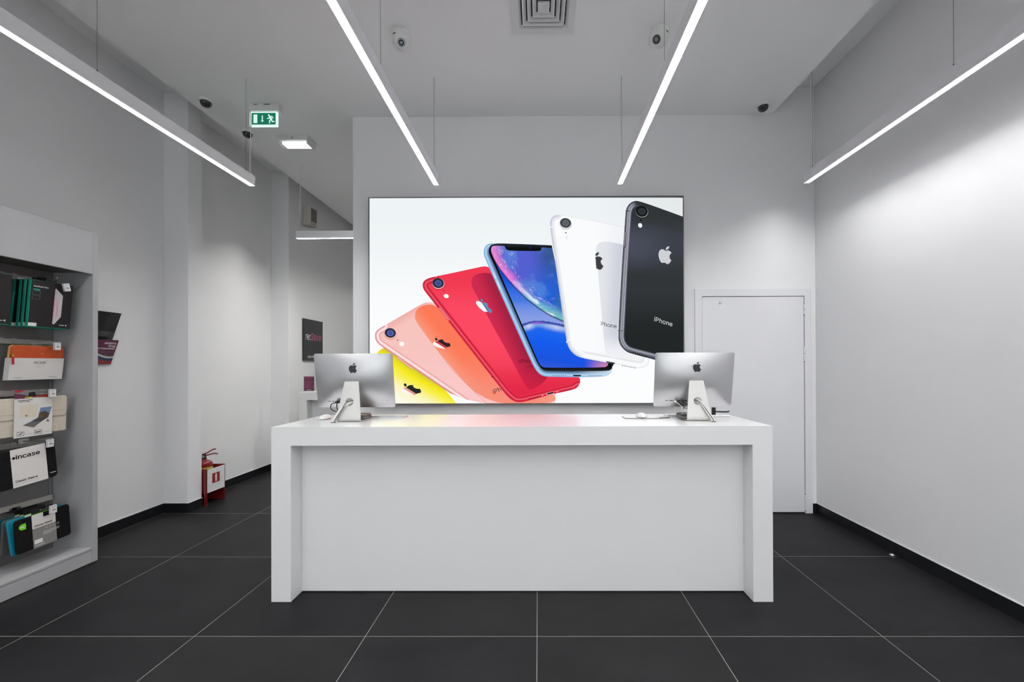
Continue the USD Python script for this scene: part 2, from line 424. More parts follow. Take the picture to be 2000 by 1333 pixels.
# ------------------------------------------------------------ linear lamps
def profile(a0, a1, b, w, z0, z1, along_x):
    """aluminium channel, open at the bottom, with end plates"""
    pl = sbox(-w / 2, 0, w / 2, z1 - z0).difference(sbox(-w / 2 + .0015, -1, w / 2 - .0015, 0.0181))
    if along_x: return join(extr(pl, a1 - a0, (a0, b, z0), (0, 1, 0), (0, 0, 1)), cb(a0, a0 + .0015, b - w / 2, b + w / 2, z0, z0 + 0.0181, 0), cb(a1 - .0015, a1, b - w / 2, b + w / 2, z0, z0 + 0.0181, 0))
    return join(extr(pl, a1 - a0, (b, a1, z0), (1, 0, 0), (0, 0, 1)), cb(b - w / 2, b + w / 2, a0, a0 + .0015, z0, z0 + 0.0181, 0), cb(b - w / 2, b + w / 2, a1 - .0015, a1, z0, z0 + 0.0181, 0))


def strip_light(label, p0, p1, cables, cord, group, ztop, lit='strip_glow', z0=2.948):
    """housing from p0 to p1 (x,y), bottom at z 2.948"""
    z1, w = z0 + .086, .042
    t = thing('linear_pendant_lamp', label, 'lamp', (p0[0], p0[1], z0), group=group)
    ax = np.array([p1[0] - p0[0], p1[1] - p0[1]]); sx = abs(ax[0]) > abs(ax[1])
    def bx(a0, a1, b0, b1, c0, c1, c=.001):
        return cb(a0, a1, b0, b1, c0, c1, c)
    if sx:
        a0, a1 = sorted((p0[0], p1[0])); y = p0[1]
        obj('housing', profile(a0, a1, y, w, z0, z1, True), 'lamp_white', t)
        obj('diffuser', bx(a0 + .0016, a1 - .0016, y - w / 2 + .0017, y + w / 2 - .0017, z0 + .0165, z0 + .018, 0), lit, t)
    else:
        a0, a1 = sorted((p0[1], p1[1])); x = p0[0]
        obj('housing', profile(a0, a1, x, w, z0, z1, False), 'lamp_white', t)
        obj('diffuser', bx(x - w / 2 + .0017, x + w / 2 - .0017, a0 + .0016, a1 - .0016, z0 + .0165, z0 + .018, 0), lit, t)
    for cx, cy in cables:
        c = obj('suspension_wire', cyl((cx, cy, z1), (cx, cy, ztop), .0012, 8), 'cable_grey', t)
        obj('wire_gripper', cyl((cx, cy, z1), (cx, cy, z1 + .018), .004, 10), 'dark_metal', c, smooth=30)
    if cord:
        cx, cy = cord
        rnd = random.Random(int(cx * 1000) + 5)
        pts = [(cx + rnd.uniform(-.008, .008) * (0 < i < 6), cy + rnd.uniform(-.005, .005) * (0 < i < 6), z1 + (ztop - z1) * i / 6) for i in range(7)]
        obj('power_cord', tube(pts, .0032, 7), 'cable_white', t, smooth=40)


for X, lb in zip((-2.425, -.861, .695, 2.268), ('white linear pendant lamp along the left wall, its end near the green exit sign', 'white linear pendant lamp above the left desktop computer', 'white linear pendant lamp ending above the white phone of the print', 'white linear pendant lamp along the right wall, in front of the door corner')):
    edge = X > DR
    strip_light(lb, (X, -4.3), (X, 3.5), [(X, -3.4), (X, -1.3), (X, .5), (X, 2.26), (X, 3.42)], (X + (.018 if X < -2 else .004), 3.445), 'ceiling lamps over the sales floor', ZU if edge else ZC)
strip_light('white linear pendant lamp hung crosswise in the side corridor below the beige loudspeaker', (-2.897, 4.95), (-.2, 4.95), [(-2.858, 4.958), (-.6, 4.95)], (-2.852, 4.945), None, ZC, 'corridor_glow')
strip_light('added white linear pendant lamp, unseen behind the partition wall, brightening the side corridor', (-1.9, 4.6), (-1.9, 8.2), [(-1.9, 5.2), (-1.9, 7.6)], None, None, ZC, 'corridor_glow', 3.5)  # lamp added out of view to light the corridor wall

# ------------------------------------------------------------ ceiling devices
ex_ = thing('exit_sign', 'green and white emergency exit sign with running figure under the ceiling', 'sign', (-2.51, 3.785, ZC))
hx0, hx1 = -2.639, -2.365
obj('housing', cb(hx0, hx1, 3.75, 3.82, 3.756, ZC, .004), 'plastic_white', ex_)
obj('vent_slot', cb(-2.59, -2.555, 3.749, 3.753, 3.802, 3.807, 0), 'plastic_black', ex_); obj('vent_slot', cb(-2.495, -2.44, 3.749, 3.753, 3.802, 3.808, 0), 'plastic_black', ex_)
ez0, ez1 = 3.622, 3.756
obj('light_frame', cb(-2.645, -2.391, 3.777, 3.80, ez0, ez1, .002), 'exit_white', ex_)
gx0, gx1, gz0, gz1 = -2.624, -2.404, 3.635, 3.742
g = obj('green_panel', cb(gx0, gx1, 3.7745, 3.777, gz0, gz1, .0005), 'exit_green', ex_)
W, Hh = gx1 - gx0, gz1 - gz0
def ez_plate(poly): return extr(poly, .001, (gx0, 3.7745, gz0), (W, 0, 0), (0, 0, Hh), (0, -1, 0))
obj('door_mark', ez_plate(sbox(.08, .13, .24, .86)), 'exit_mark', g)
obj('arrow_mark', ez_plate(shapely.union_all([sbox(.43, .3, .47, .78), Polygon([(.39, .34), (.51, .34), (.45, .2)])])), 'exit_mark', g)
q = Hh / W
def limb(pts, r): return affinity.scale(LineString([(a, b * q) for a, b in pts]).buffer(r), 1, 1 / q, origin=(0, 0))
fig = shapely.union_all([limb([(.72, .8), (.721, .8)], .036), limb([(.77, .66), (.83, .42)], .042), limb([(.76, .68), (.72, .52), (.66, .52)], .018), limb([(.79, .7), (.86, .68), (.9, .55)], .018),
    limb([(.81, .42), (.75, .3), (.76, .13)], .022), limb([(.84, .42), (.86, .25), (.94, .26)], .022)])
obj('running_figure', ez_plate(fig), 'exit_mark', g)

em = thing('emergency_light', 'white box emergency light with glowing lens on the ceiling beside the exit sign', 'light', (-2.555, 4.367, ZC))
obj('base', cb(-2.715, -2.397, 4.285, 4.45, 3.775, ZC, .004), 'plastic_white', em)
prof = [(0, 0), (.15, 0), (.15, .014), (.13, .034), (.1, .044), (.05, .044), (.02, .034), (0, .014)]
obj('lens_cover', extr(Polygon(prof), .296, (-2.705, 4.292, 3.775), (0, 1, 0), (0, 0, -1), (1, 0, 0)), 'clear_plastic', em)
obj('lamp_tray', cb(-2.685, -2.425, 4.325, 4.425, 3.752, 3.7749, .002), 'emergency_glow', em)
obj('end_cap', cb(-2.409, -2.399, 4.29, 4.445, 3.736, 3.775, .003), 'plastic_white', em)
obj('indicator', lathe([(0, 0), (.006, 0), (.006, .003), (0, .003)]).apply_transform(trimesh.transformations.rotation_matrix(np.pi / 2, [1, 0, 0])).apply_translation((-2.556, 4.285, 3.797)), 'plastic_black', em)


def dome(label, x, y, d):
    t = thing('dome_camera', label, 'camera', (x, y, ZC), group='dome cameras on the ceiling')
    obj('base_ring', lathe([(0, 0), (.055, 0), (.055, -.012), (.05, -.02), (.044, -.022), (0, -.022)], (0, 0, 0)), 'plastic_white', t, smooth=30, local=True)
    d = np.array(d, float); d[2] = 0; d /= np.linalg.norm(d)
    s = trimesh.creation.icosphere(3, .042); s.apply_scale((1, 1, .95)); s.apply_scale(1.06); s.apply_translation((0, 0, -.024)); s = s.slice_plane((0, 0, -.0215), (0, 0, -1))
    b = obj('dome', s, 'black_gloss', t, smooth=True, local=True)
    obj('lens', rot_to(lathe([(0, .04), (.012, .04), (.012, .044), (.009, .0445), (0, .0435)]), (d[0] * .8, d[1] * .8, -.6)).apply_translation((0, 0, -.024)), 'dark_metal', b, smooth=30, local=True)
    return t


dome('white ring black dome camera on the ceiling left of the exit sign', -2.985, 3.70, (1, -1, 0))
dome('white ring black dome camera on the ceiling behind and below the exit sign', -2.962, 4.20, (1, -1, 0))
dome('white ring black dome camera at the right end of the lowered ceiling', 2.079, 3.815, (-1, -1, 0))


def turret(label, x, y, lens, aim, dark, slot):
    t = thing('turret_camera', label, 'camera', (x, y, ZC), group='turret cameras on the ceiling')
    obj('base', lathe([(0, 0), (.066, 0), (.066, -.018), (.062, -.024), (.064, -.026), (.06, -.07), (.052, -.09), (.042, -.1), (0, -.1)], (x, y, ZC)), 'plastic_white', t, smooth=35)
    c = np.array(lens, float); a = np.array(aim, float); a /= np.linalg.norm(a)
    ctr = c - a * .046
    s = trimesh.creation.icosphere(3, .047); s.apply_translation(ctr)
    b = obj('ball', s, 'plastic_white', t, smooth=True)
    obj('lens_rim', rot_to(lathe([(.028, .034), (.034, .034), (.034, .050), (.031, .0525), (.028, .051)]), a).apply_translation(ctr), 'plastic_white', b, smooth=35)
    obj('lens_face', rot_to(lathe([(0, .03), (.0285, .03), (.0285, .0485), (0, .0488)]), a).apply_translation(ctr), 'plastic_black' if dark else 'lens_blue', b, smooth=30)
    obj('lens_glass', rot_to(lathe([(.012, .0485), (.0178, .0485), (.0178, .0508), (.015, .0518), (.012, .0508)] if not dark else [(0, .0486), (.014, .0486), (.014, .0500), (.008, .0508), (0, .0500)]), a).apply_translation(ctr), 'plastic_black' if not dark else 'black_gloss', b, smooth=30)
    if not dark: obj('lens_core', rot_to(lathe([(0, .0486), (.0119, .0486), (.010, .0498), (0, .0500)]), a).apply_translation(ctr), 'lens_blue', b, smooth=30)
    th = math.radians(slot); p = np.array([x + .0635 * math.sin(th), y - .0635 * math.cos(th), ZC - .038])
    tx = np.array([math.cos(th), math.sin(th), 0])
    obj('logo_slot', frame_map(cb(-.011, .011, -.003, .003, -.001, .0025, .0008), p, tx, (0, 0, 1)), 'dark_metal', t)


turret('white turret camera with grey lens, left of the ceiling vent', -.985, 2.975, on_y(784, 83.5, 2.925), (.12, -.9, -.45), False, -28)
turret('white turret camera with black lens, right of the ceiling vent', .875, 2.965, on_y(1282, 77.5, 2.92), (-.06, -.9, -.45), True, 42)

vx, vy, vz = .042, 2.747, ZC
ve = thing('ceiling_vent', 'square white four-way air diffuser in the ceiling between the middle lamps', 'vent', (vx, vy, vz))
def sqring(a, za, b, zb, th=.002):
    o = np.array([(-1, -1), (1, -1), (1, 1), (-1, 1)], float)
    V = [(*(p * a), za) for p in o] + [(*(p * b), zb) for p in o] + [(*(p * (a - th)), za + .0) for p in o] + [(*(p * (b - th)), zb + .0) for p in o]
    F = []
    for i in range(4):
        j = (i + 1) % 4
        F += [(i, j, 4 + j), (i, 4 + j, 4 + i), (8 + i, 12 + j, 8 + j), (8 + i, 12 + i, 12 + j), (i, 8 + j, j), (i, 8 + i, 8 + j), (4 + i, 4 + j, 12 + j), (4 + i, 12 + j, 12 + i)]
    m = trimesh.Trimesh(V, F, process=False); m.apply_translation((vx, vy, vz)); return m
h = .215
obj('frame', extr(sbox(-h, -h, h, h).difference(sbox(-h + .036, -h + .036, h - .036, h - .036)), .018, (vx, vy, vz - .018), (1, 0, 0), (0, 1, 0)), 'vent_white', ve)
obj('duct', cb(vx - h + .03, vx + h - .03, vy - h + .03, vy + h - .03, vz - .0015, vz - .0005, 0), 'vent_dark', ve)
for a in (.179, .144, .109, .074):
    obj('louver', join(sqring(a - .024, -.002, a - .006, -.017), sqring(a - .006, -.017, a, -.0175)), 'vent_white', ve)
o = [(-1, -1), (1, -1), (1, 1), (-1, 1)]
V = [(p[0] * .039, p[1] * .039, -.0185) for p in o] + [(p[0] * .034, p[1] * .034, -.0185) for p in o] + [(0, 0, -.004)] + [(p[0] * .039, p[1] * .039, -.002) for p in o]
F = []
for i in range(4):
    j = (i + 1) % 4; F += [(i, 4 + i, 4 + j), (i, 4 + j, j), (4 + i, 8, 4 + j), (9 + i, i, j), (9 + i, j, 9 + j)]
obj('core', trimesh.Trimesh(np.array(V) + (vx, vy, vz), F, process=False), 'vent_white', ve)

# ------------------------------------------------------------ backlit print
PY = 3.916
LX0, LX1, LZ0, LZ1 = -1.607, 1.377, 1.051, 3.016
lb = thing('light_box', 'large backlit advertising print of fanned-out coloured smartphones on the back wall', 'light box', ((LX0 + LX1) / 2, 3.94, LZ0))
ring = sbox(LX0, LZ0, LX1, LZ1).difference(sbox(LX0 + .007, LZ0 + .007, LX1 - .007, LZ1 - .007))
obj('frame', extr(ring, YB - PY + .006, (0, YB, 0), (1, 0, 0), (0, 0, 1), (0, -1, 0)), 'frame_dark', lb)
CLIP = sbox(LX0 + .007, LZ0 + .007, LX1 - .007, LZ1 - .007)


def art(u, v):
    """a place on the printed sheet (print units, 3.03 to a picture pixel) in wall metres"""
    u, v = np.asarray(u, float), np.asarray(v, float)
    x, y = 700 + u / 3.0303, 360 + v / 3.0303
    vec = np.stack([(x - CX) / F_PX, np.ones_like(x), -(y - CY) / F_PX], -1) @ ROT.T
    t = PY / vec[..., 1]
    return vec[..., 0] * t, EYE_Z + vec[..., 2] * t


def sheet(poly, step, layer):
    """triangles of a print-unit polygon cut along a grid; returns (mesh in world, print uv)"""
    poly = poly.buffer(0); x0, y0, x1, y1 = poly.bounds
    xs, ys = np.arange(np.floor(x0 / step), np.ceil(x1 / step) + 1) * step, np.arange(np.floor(y0 / step), np.ceil(y1 / step) + 1) * step
    gx, gy = np.meshgrid(xs[:-1], ys[:-1]); gx, gy = gx.ravel(), gy.ravel()
    cells = shapely.box(gx, gy, gx + step, gy + step); shapely.prepare(poly)
    inside = shapely.contains_properly(poly, cells); cross = shapely.intersects(poly, cells) & ~inside
    V, F = [], []
    a, b = gx[inside], gy[inside]; k = len(a)
    q = np.stack([np.stack([a, b], 1), np.stack([a + step, b], 1), np.stack([a + step, b + step], 1), np.stack([a, b + step], 1)], 1).reshape(-1, 2)
    V.append(q); i = np.arange(k) * 4; F += [np.stack([i, i + 1, i + 2], 1), np.stack([i, i + 2, i + 3], 1)]
    n = len(q)
    for c in shapely.intersection(cells[cross], poly):
        for g in getattr(c, 'geoms', [c]):
            if g.geom_type != 'Polygon' or g.area < 1e-6: continue
            p = np.array(g.exterior.coords)[:-1]
            if len(p) < 3: continue
            if g.convex_hull.area - g.area < 1e-6:
                f = np.array([(0, j, j + 1) for j in range(1, len(p) - 1)])
            else:
                p, f = trimesh.creation.triangulate_polygon(g, engine='earcut')
            V.append(p); F.append(np.asarray(f) + n); n += len(p)
    V, F = np.vstack(V), np.vstack(F)
    X, Z = art(V[:, 0], V[:, 1])
    X, Z = np.clip(X, LX0 + .007, LX1 - .007), np.clip(Z, LZ0 + .007, LZ1 - .007)
    P = np.stack([X, np.full_like(X, PY - layer * .0004), Z], 1)
    m = trimesh.Trimesh(P, F, process=False)
    fl_ = np.cross(P[F[:, 1]] - P[F[:, 0]], P[F[:, 2]] - P[F[:, 0]])[:, 1] > 0
    F[fl_] = F[fl_][:, ::-1]
    return trimesh.Trimesh(P, F, process=False), V


def C(*a): return lin(*a)
def sm(a, b, x): t = np.clip((x - a) / (b - a), 0, 1); return t * t * (3 - 2 * t)
def mx(a, b, t): t = np.asarray(t)[..., None] if np.ndim(t) else t; return np.asarray(a) * (1 - t) + np.asarray(b) * t
def ramp(x, stops):
    xs = [s[0] for s in stops]; cs = np.array([s[1] for s in stops]); return np.stack([np.interp(x, xs, cs[:, i]) for i in range(3)], -1)


WIN = sbox(66, 80, 1923, 1302)


def phone(poly, fn, edge, layer, wide=40, fine=3.0):
    """printed phone: its back, and its rim cut finer so that the rim's lines stay crisp"""
    band = poly.intersection(LineString(edge).buffer(wide, quad_segs=12))
    p = printed('printed_phone', poly.difference(band), fn, lb, layer)
    printed('printed_rim', band, fn, p, layer, fine)
    return p


def printed(name, poly, fn, parent, layer, step=7):
    m, uv = sheet(poly.intersection(WIN), step, layer)
    c = np.broadcast_to(np.asarray(fn(uv[:, 0], uv[:, 1]) if callable(fn) else fn, float), (len(uv), 3))
    return obj(name, m, 'print_glow', parent, tint=c)


def mark(name, poly, col, parent, layer):
    """flat printed mark of a single colour"""
    poly = poly.intersection(WIN)
    parts = [g for g in getattr(poly, 'geoms', [poly]) if g.geom_type == 'Polygon' and g.area > .05]
    if not parts: return
    V, F, n = [], [], 0
    for g in parts:
        p, f = trimesh.creation.triangulate_polygon(g, engine='earcut'); V.append(p); F.append(np.asarray(f) + n); n += len(p)
    V, F = np.vstack(V), np.vstack(F); X, Z = art(V[:, 0], V[:, 1])
    P = np.stack([X, np.full_like(X, PY - layer * .0004), Z], 1)
    fl_ = np.cross(P[F[:, 1]] - P[F[:, 0]], P[F[:, 2]] - P[F[:, 0]])[:, 1] > 0
    F[fl_] = F[fl_][:, ::-1]
    return obj(name, trimesh.Trimesh(P, F, process=False), 'print_glow', parent, tint=np.broadcast_to(col, (len(P), 3)))


def dist(line, u, v):
    return shapely.distance(LineString(line), shapely.points(u, v))


def letters(t, hgt, o, ud, vd):
    """print-unit polygon of lettering: o start, ud reading direction, vd up direction (print units, v down)"""
    m = meshkit.text_mesh(t, hgt, 1.0)
    top = m.faces[(m.vertices[m.faces][:, :, 2] > .5).all(1)]
    tri = m.vertices[top][:, :, :2]
    ud, vd = np.array(ud) / np.hypot(*ud), np.array(vd) / np.hypot(*vd)
    p = np.array(o) + tri[..., :1] * ud + tri[..., 1:2] * vd
    return shapely.union_all([Polygon(q).buffer(.01) for q in p])


def fruit(c, up, right, hh, ww):
    a = np.array(right) / np.hypot(*right) * ww; b = np.array(up) / np.hypot(*up) * hh
    return affinity.affine_transform(FRUIT, [a[0], b[0], a[1], b[1], c[0], c[1]])


def half(c, right, lo, hi, up):
    """strip of the plane between lo and hi along 'right' from c"""
    r = np.array(right) / np.hypot(*right); u = np.array(up) / np.hypot(*up); c = np.array(c)
    return Polygon([c + r * lo - u * 200, c + r * hi - u * 200, c + r * hi + u * 200, c + r * lo + u * 200])


def ell(cx, cy, a, b, ang=0):
    return affinity.rotate(affinity.scale(Point(cx, cy).buffer(1, quad_segs=16), a, b), ang, origin=(cx, cy))


def lens(parent, cx, cy, r, ang, ringc, dark, core, layer, sq=.86):
    mark('printed_lens', ell(cx, cy + 4, r * 1.12, r * 1.0, ang), ringc[0], parent, layer)
    mark('printed_lens', ell(cx, cy + 1, r * 1.06, r * .95, ang), ringc[1], parent, layer + .2)
    mark('printed_lens', ell(cx - 1, cy - 2, r, r * sq, ang), dark, parent, layer + .4)
    mark('printed_lens', ell(cx, cy - 1, r * .62, r * .55, ang), core, parent, layer + .6)
    mark('printed_lens', ell(cx, cy - 1, r * .34, r * .3, ang), core * .6 + dark * .4, parent, layer + .8)


# white sheet
bgcol = lambda u, v: mx(mx(C(238, 243, 245), C(252, 253, 254), sm(150, 900, v)), C(226, 230, 231), sm(1350, 1900, u) * (1 - sm(80, 420, v)) * .8)
printed('print_sheet', WIN, bgcol, lb, 0, 40)
grey = C(28, 30, 32)

# yellow
yl = smoothpoly([(-200, 1500), (-160, 1200), (98, 1012), (130, 978), (158, 968), (200, 975), (260, 1000), (420, 1100), (740, 1500)], 2)
EDGE_C = [(150, 840), (120, 857), (103, 875), (98, 897), (104, 928), (125, 952), (640, 1302)]
fy = lambda u, v: ramp(dist([(125, 952), (640, 1302)], u, v) + .25 * np.maximum(0, v - 1150), [(0, C(206, 196, 60)), (18, C(228, 218, 36)), (45, C(246, 234, 30)), (90, C(250, 240, 90)), (150, C(250, 246, 190)), (230, C(252, 250, 232))])
ph = printed('printed_phone', yl, fy, lb, 1)
cy_ = (303, 1215); up, rt = (-.80, -.50), (.80, -.34)
f = fruit(cy_, up, rt, 108, 104)
mark('printed_logo', f.intersection(half(cy_, rt, -99, -18, up)), C(252, 244, 240), ph, 1.3)
mark('printed_logo', f.intersection(half(cy_, rt, -18, -2, up)), C(228, 158, 146), ph, 1.3)
mark('printed_logo', f.intersection(half(cy_, rt, -2, 99, up)), C(40, 42, 40), ph, 1.3)

# coral
co = smoothpoly([(98, 897), (101, 880), (109, 868), (122, 856), (150, 840), (270, 770), (370, 712), (395, 702), (420, 699), (452, 704), (520, 760), (700, 900), (1120, 1210), (1155, 1232), (1168, 1248), (1168, 1275), (1158, 1305), (640, 1305), (380, 1127), (135, 960), (112, 940), (101, 920)], 2)
REFL_C = smoothpoly([(334, 775), (342, 745), (362, 728), (400, 714), (440, 712), (520, 760), (1170, 1240), (1160, 1305), (765, 1305), (560, 1105), (352, 825), (338, 800)], 2)
RED_EDGE = [(380, 600), (400, 640), (870, 1240), (960, 1290)]
def fc(u, v):
    d = dist(EDGE_C, u, v)
    b = mx(C(247, 196, 190), C(250, 200, 200), sm(900, 1250, v))
    b = mx(C(240, 172, 168), b, sm(0, 60, dist([(150, 840), (375, 708)], u, v)) * .8 + .2)
    rim = ramp(d, [(0, C(214, 120, 126)), (6, C(236, 160, 162)), (12, C(255, 226, 224)), (18, C(255, 240, 238)), (23, C(246, 190, 188)), (28, C(236, 160, 160)), (33, C(247, 192, 188))])
    return mx(rim, b, sm(28, 36, d))
ph = phone(co, fc, EDGE_C, 2)
fr_ = lambda u, v: mx(mx(C(252, 122, 88), C(250, 156, 126), sm(60, 190, dist(RED_EDGE, u, v))), C(246, 152, 134), sm(950, 1300, v) * .7)
printed('printed_reflection', REFL_C, fr_, ph, 2.2)
mark('printed_line', LineString([(334, 790), (352, 828), (560, 1106), (765, 1305)]).buffer(1.4), C(238, 150, 140), ph, 2.4)
cc = (484, 942); up, rt = (-.83, -.52), (.90, -.36)
f = fruit(cc, up, rt, 98, 92)
mark('printed_logo', f.intersection(half(cc, rt, -99, -12, up)), C(254, 246, 244), ph, 2.6)
mark('printed_logo', f.intersection(half(cc, rt, -12, 4, up)), C(196, 62, 66), ph, 2.6)
mark('printed_logo', f.intersection(half(cc, rt, 4, 99, up)), C(44, 36, 42), ph, 2.6)
lens(ph, 190, 883, 33, 10, (C(230, 130, 118), C(255, 205, 196)), C(44, 48, 66), C(84, 100, 170), 2.6)
mark('printed_flash', ell(257, 946, 15, 13, 20), C(255, 254, 250), ph, 2.6)
mark('printed_microphone', ell(232, 923, 4, 3), C(90, 60, 60), ph, 2.6)
mark('printed_lettering', letters('iPhone', 27, (801, 1246), (.88, -.44), (-.45, -.86)), C(66, 40, 46), ph, 2.6)
mark('printed_button', LineString([(236, 1029), (318, 1093)]).buffer(3.2), C(250, 190, 188), ph, 2.5)
mark('printed_button', LineString([(234, 1033), (316, 1098)]).buffer(1.0), C(190, 90, 90), ph, 2.6)

# red
rd = smoothpoly([(380, 600), (383, 582), (392, 570), (410, 559), (445, 549), (600, 517), (730, 488), (752, 487), (775, 492), (820, 540), (1000, 900), (1290, 1130), (1312, 1150), (1313, 1175), (1300, 1200), (1275, 1217), (1130, 1248), (985, 1288), (955, 1292), (925, 1288), (890, 1265), (860, 1230), (640, 950), (402, 645), (385, 622)], 2)
EDGE_R = [(445, 549), (410, 559), (392, 570), (383, 582), (380, 600), (385, 622), (402, 645), (640, 950), (860, 1230), (890, 1262), (925, 1288), (955, 1292), (985, 1288), (1275, 1217), (1300, 1200)]
def frd(u, v):
    d = dist(EDGE_R, u, v)
    b = mx(C(240, 58, 82), C(252, 74, 98), sm(560, 760, v) * (1 - sm(900, 1200, v)))
    b = mx(b, C(226, 40, 72), sm(1050, 1260, v))
    rim = ramp(d, [(0, C(190, 26, 54)), (7, C(214, 40, 66)), (13, C(224, 52, 76)), (17, C(246, 120, 136)), (20, C(230, 60, 84)), (26, C(200, 26, 56)), (31, C(214, 40, 66)), (36, C(240, 60, 84))])
    return mx(rim, b, sm(31, 40, d))
ph = phone(rd, frd, EDGE_R, 3)
REFL_R = smoothpoly([(668, 575), (676, 548), (700, 533), (745, 524), (800, 530), (1010, 900), (1060, 1090), (1140, 1140), (1020, 1228), (985, 1190), (880, 990), (790, 830), (690, 640), (672, 605)], 2)
BLUE_EDGE = [(742, 420), (800, 560), (1030, 1070), (1110, 1140)]
frr = lambda u, v: mx(mx(C(168, 34, 66), C(206, 44, 78), sm(10, 110, dist(BLUE_EDGE, u, v))), C(204, 30, 64), sm(1000, 1220, v) * .7)
printed('printed_reflection', REFL_R.intersection(rd), frr, ph, 3.2)
cr = (738, 717); up, rt = (-.62, -.78), (.97, -.05)
f = fruit(cr, (-.50, -.86), (.97, .2), 96, 100)
mark('printed_logo', f.intersection(half(cr, rt, -99, 2, (-.55, -.83))), C(250, 250, 252), ph, 3.6)
mark('printed_logo', f.intersection(half(cr, rt, 2, 99, (-.55, -.83))), C(106, 142, 180), ph, 3.6)
mark('printed_logo', f.intersection(half(cr, rt, 2, 9, (-.55, -.83))), C(70, 110, 160), ph, 3.7)
lens(ph, 473, 588, 34, 12, (C(196, 26, 50), C(246, 190, 196)), C(40, 46, 62), C(66, 92, 160), 3.6)
mark('printed_flash', ell(520, 663, 15, 12, 20), C(255, 252, 250), ph, 3.6)
mark('printed_microphone', ell(507, 632, 3, 3), C(70, 20, 34), ph, 3.6)
mark('printed_lettering', letters('iPhone', 24, (952, 1062), (.98, -.12), (-.45, -.88)), C(110, 24, 44), ph, 3.6)
mark('printed_lettering', letters('(PRODUCT)', 11, (998, 1088), (.98, -.12), (-.45, -.88)), C(120, 26, 46), ph, 3.6)
mark('printed_button', LineString([(478, 735), (534, 806)]).buffer(4), C(240, 92, 110), ph, 3.5)
mark('printed_button', LineString([(480, 732), (536, 803)]).buffer(1.2), C(255, 200, 206), ph, 3.6)
mark('printed_hole', ell(792, 1141, 4, 4), C(70, 10, 24), ph, 3.6)
mark('printed_port', affinity.rotate(rrect(44, 11, 5), -14, origin=(0, 0)).buffer(3).__class__(affinity.translate(affinity.rotate(rrect(46, 16, 7), -14, origin=(0, 0)), 1135, 1239).exterior), C(246, 170, 176), ph, 3.5)
mark('printed_port', affinity.translate(affinity.rotate(rrect(40, 9, 4), -14, origin=(0, 0)), 1136, 1238), C(48, 22, 30), ph, 3.7)
for k in range(7): mark('printed_hole', ell(1012 + 10 * k, 1272 - 2.4 * k, 2.6, 4, 20), C(120, 14, 34), ph, 3.6)
for k in range(7): mark('printed_hole', ell(1200 + 10 * k, 1224 - 2.3 * k, 2.6, 3.5, 20), C(130, 18, 38), ph, 3.6)
for p in ((1090, 1251), (1177, 1230)): mark('printed_screw', ell(*p, 3.4, 3.4), C(250, 190, 196), ph, 3.6)

# blue, seen from its screen side
bl = smoothpoly([(742, 415), (743, 385), (752, 366), (768, 354), (790, 350), (900, 352), (1145, 362), (1300, 370), (1560, 1000), (1505, 1072), (1504, 1095), (1496, 1115), (1478, 1132), (1450, 1141), (1300, 1144), (1120, 1141), (1090, 1136), (1062, 1118), (1030, 1070), (900, 780), (795, 545), (748, 435)], 2)
EDGE_B = [(790, 350), (768, 354), (752, 366), (743, 385), (742, 415), (748, 435), (795, 545), (900, 780), (1030, 1070), (1062, 1118), (1090, 1136), (1120, 1141), (1300, 1144), (1450, 1141), (1478, 1132), (1496, 1115)]
fb = lambda u, v: mx(ramp(dist(EDGE_B, u, v), [(0, C(124, 168, 214)), (7, C(150, 194, 232)), (13, C(182, 216, 242)), (20, C(130, 172, 216)), (27, C(96, 132, 170)), (36, C(60, 84, 110))]), C(206, 224, 238), sm(1250, 1480, u) * .7)
ph = phone(bl, fb, EDGE_B, 4)
bz = smoothpoly([(772, 405), (773, 380), (782, 362), (802, 353), (905, 354), (1145, 364), (1300, 372), (1555, 1000), (1502, 1078), (1500, 1092), (1490, 1102), (1470, 1106), (1300, 1108), (1118, 1107), (1092, 1100), (1072, 1080), (1050, 1040), (930, 760), (815, 500), (778, 422)], 2)
printed('printed_bezel', bz, lambda u, v: mx(C(14, 16, 18), C(40, 46, 48), sm(380, 350, v) + sm(1085, 1106, v) * .6), ph, 4.4, 12)
scr = smoothpoly([(787, 404), (784, 388), (788, 372), (800, 364), (864, 366), (868, 372), (872, 384), (884, 392), (900, 394), (1060, 397), (1076, 395), (1082, 388), (1084, 376), (1088, 374), (1148, 379), (1250, 380), (1535, 1000), (1478, 1058), (1477, 1072), (1468, 1081), (1450, 1085), (1300, 1087), (1105, 1087), (1084, 1080), (1068, 1060), (1052, 1024), (940, 764), (830, 510), (795, 424)], 1)
ARC = np.array([(778, 395), (800, 440), (840, 505), (885, 562), (940, 624), (1000, 682), (1070, 735), (1140, 778), (1215, 812), (1300, 845)])
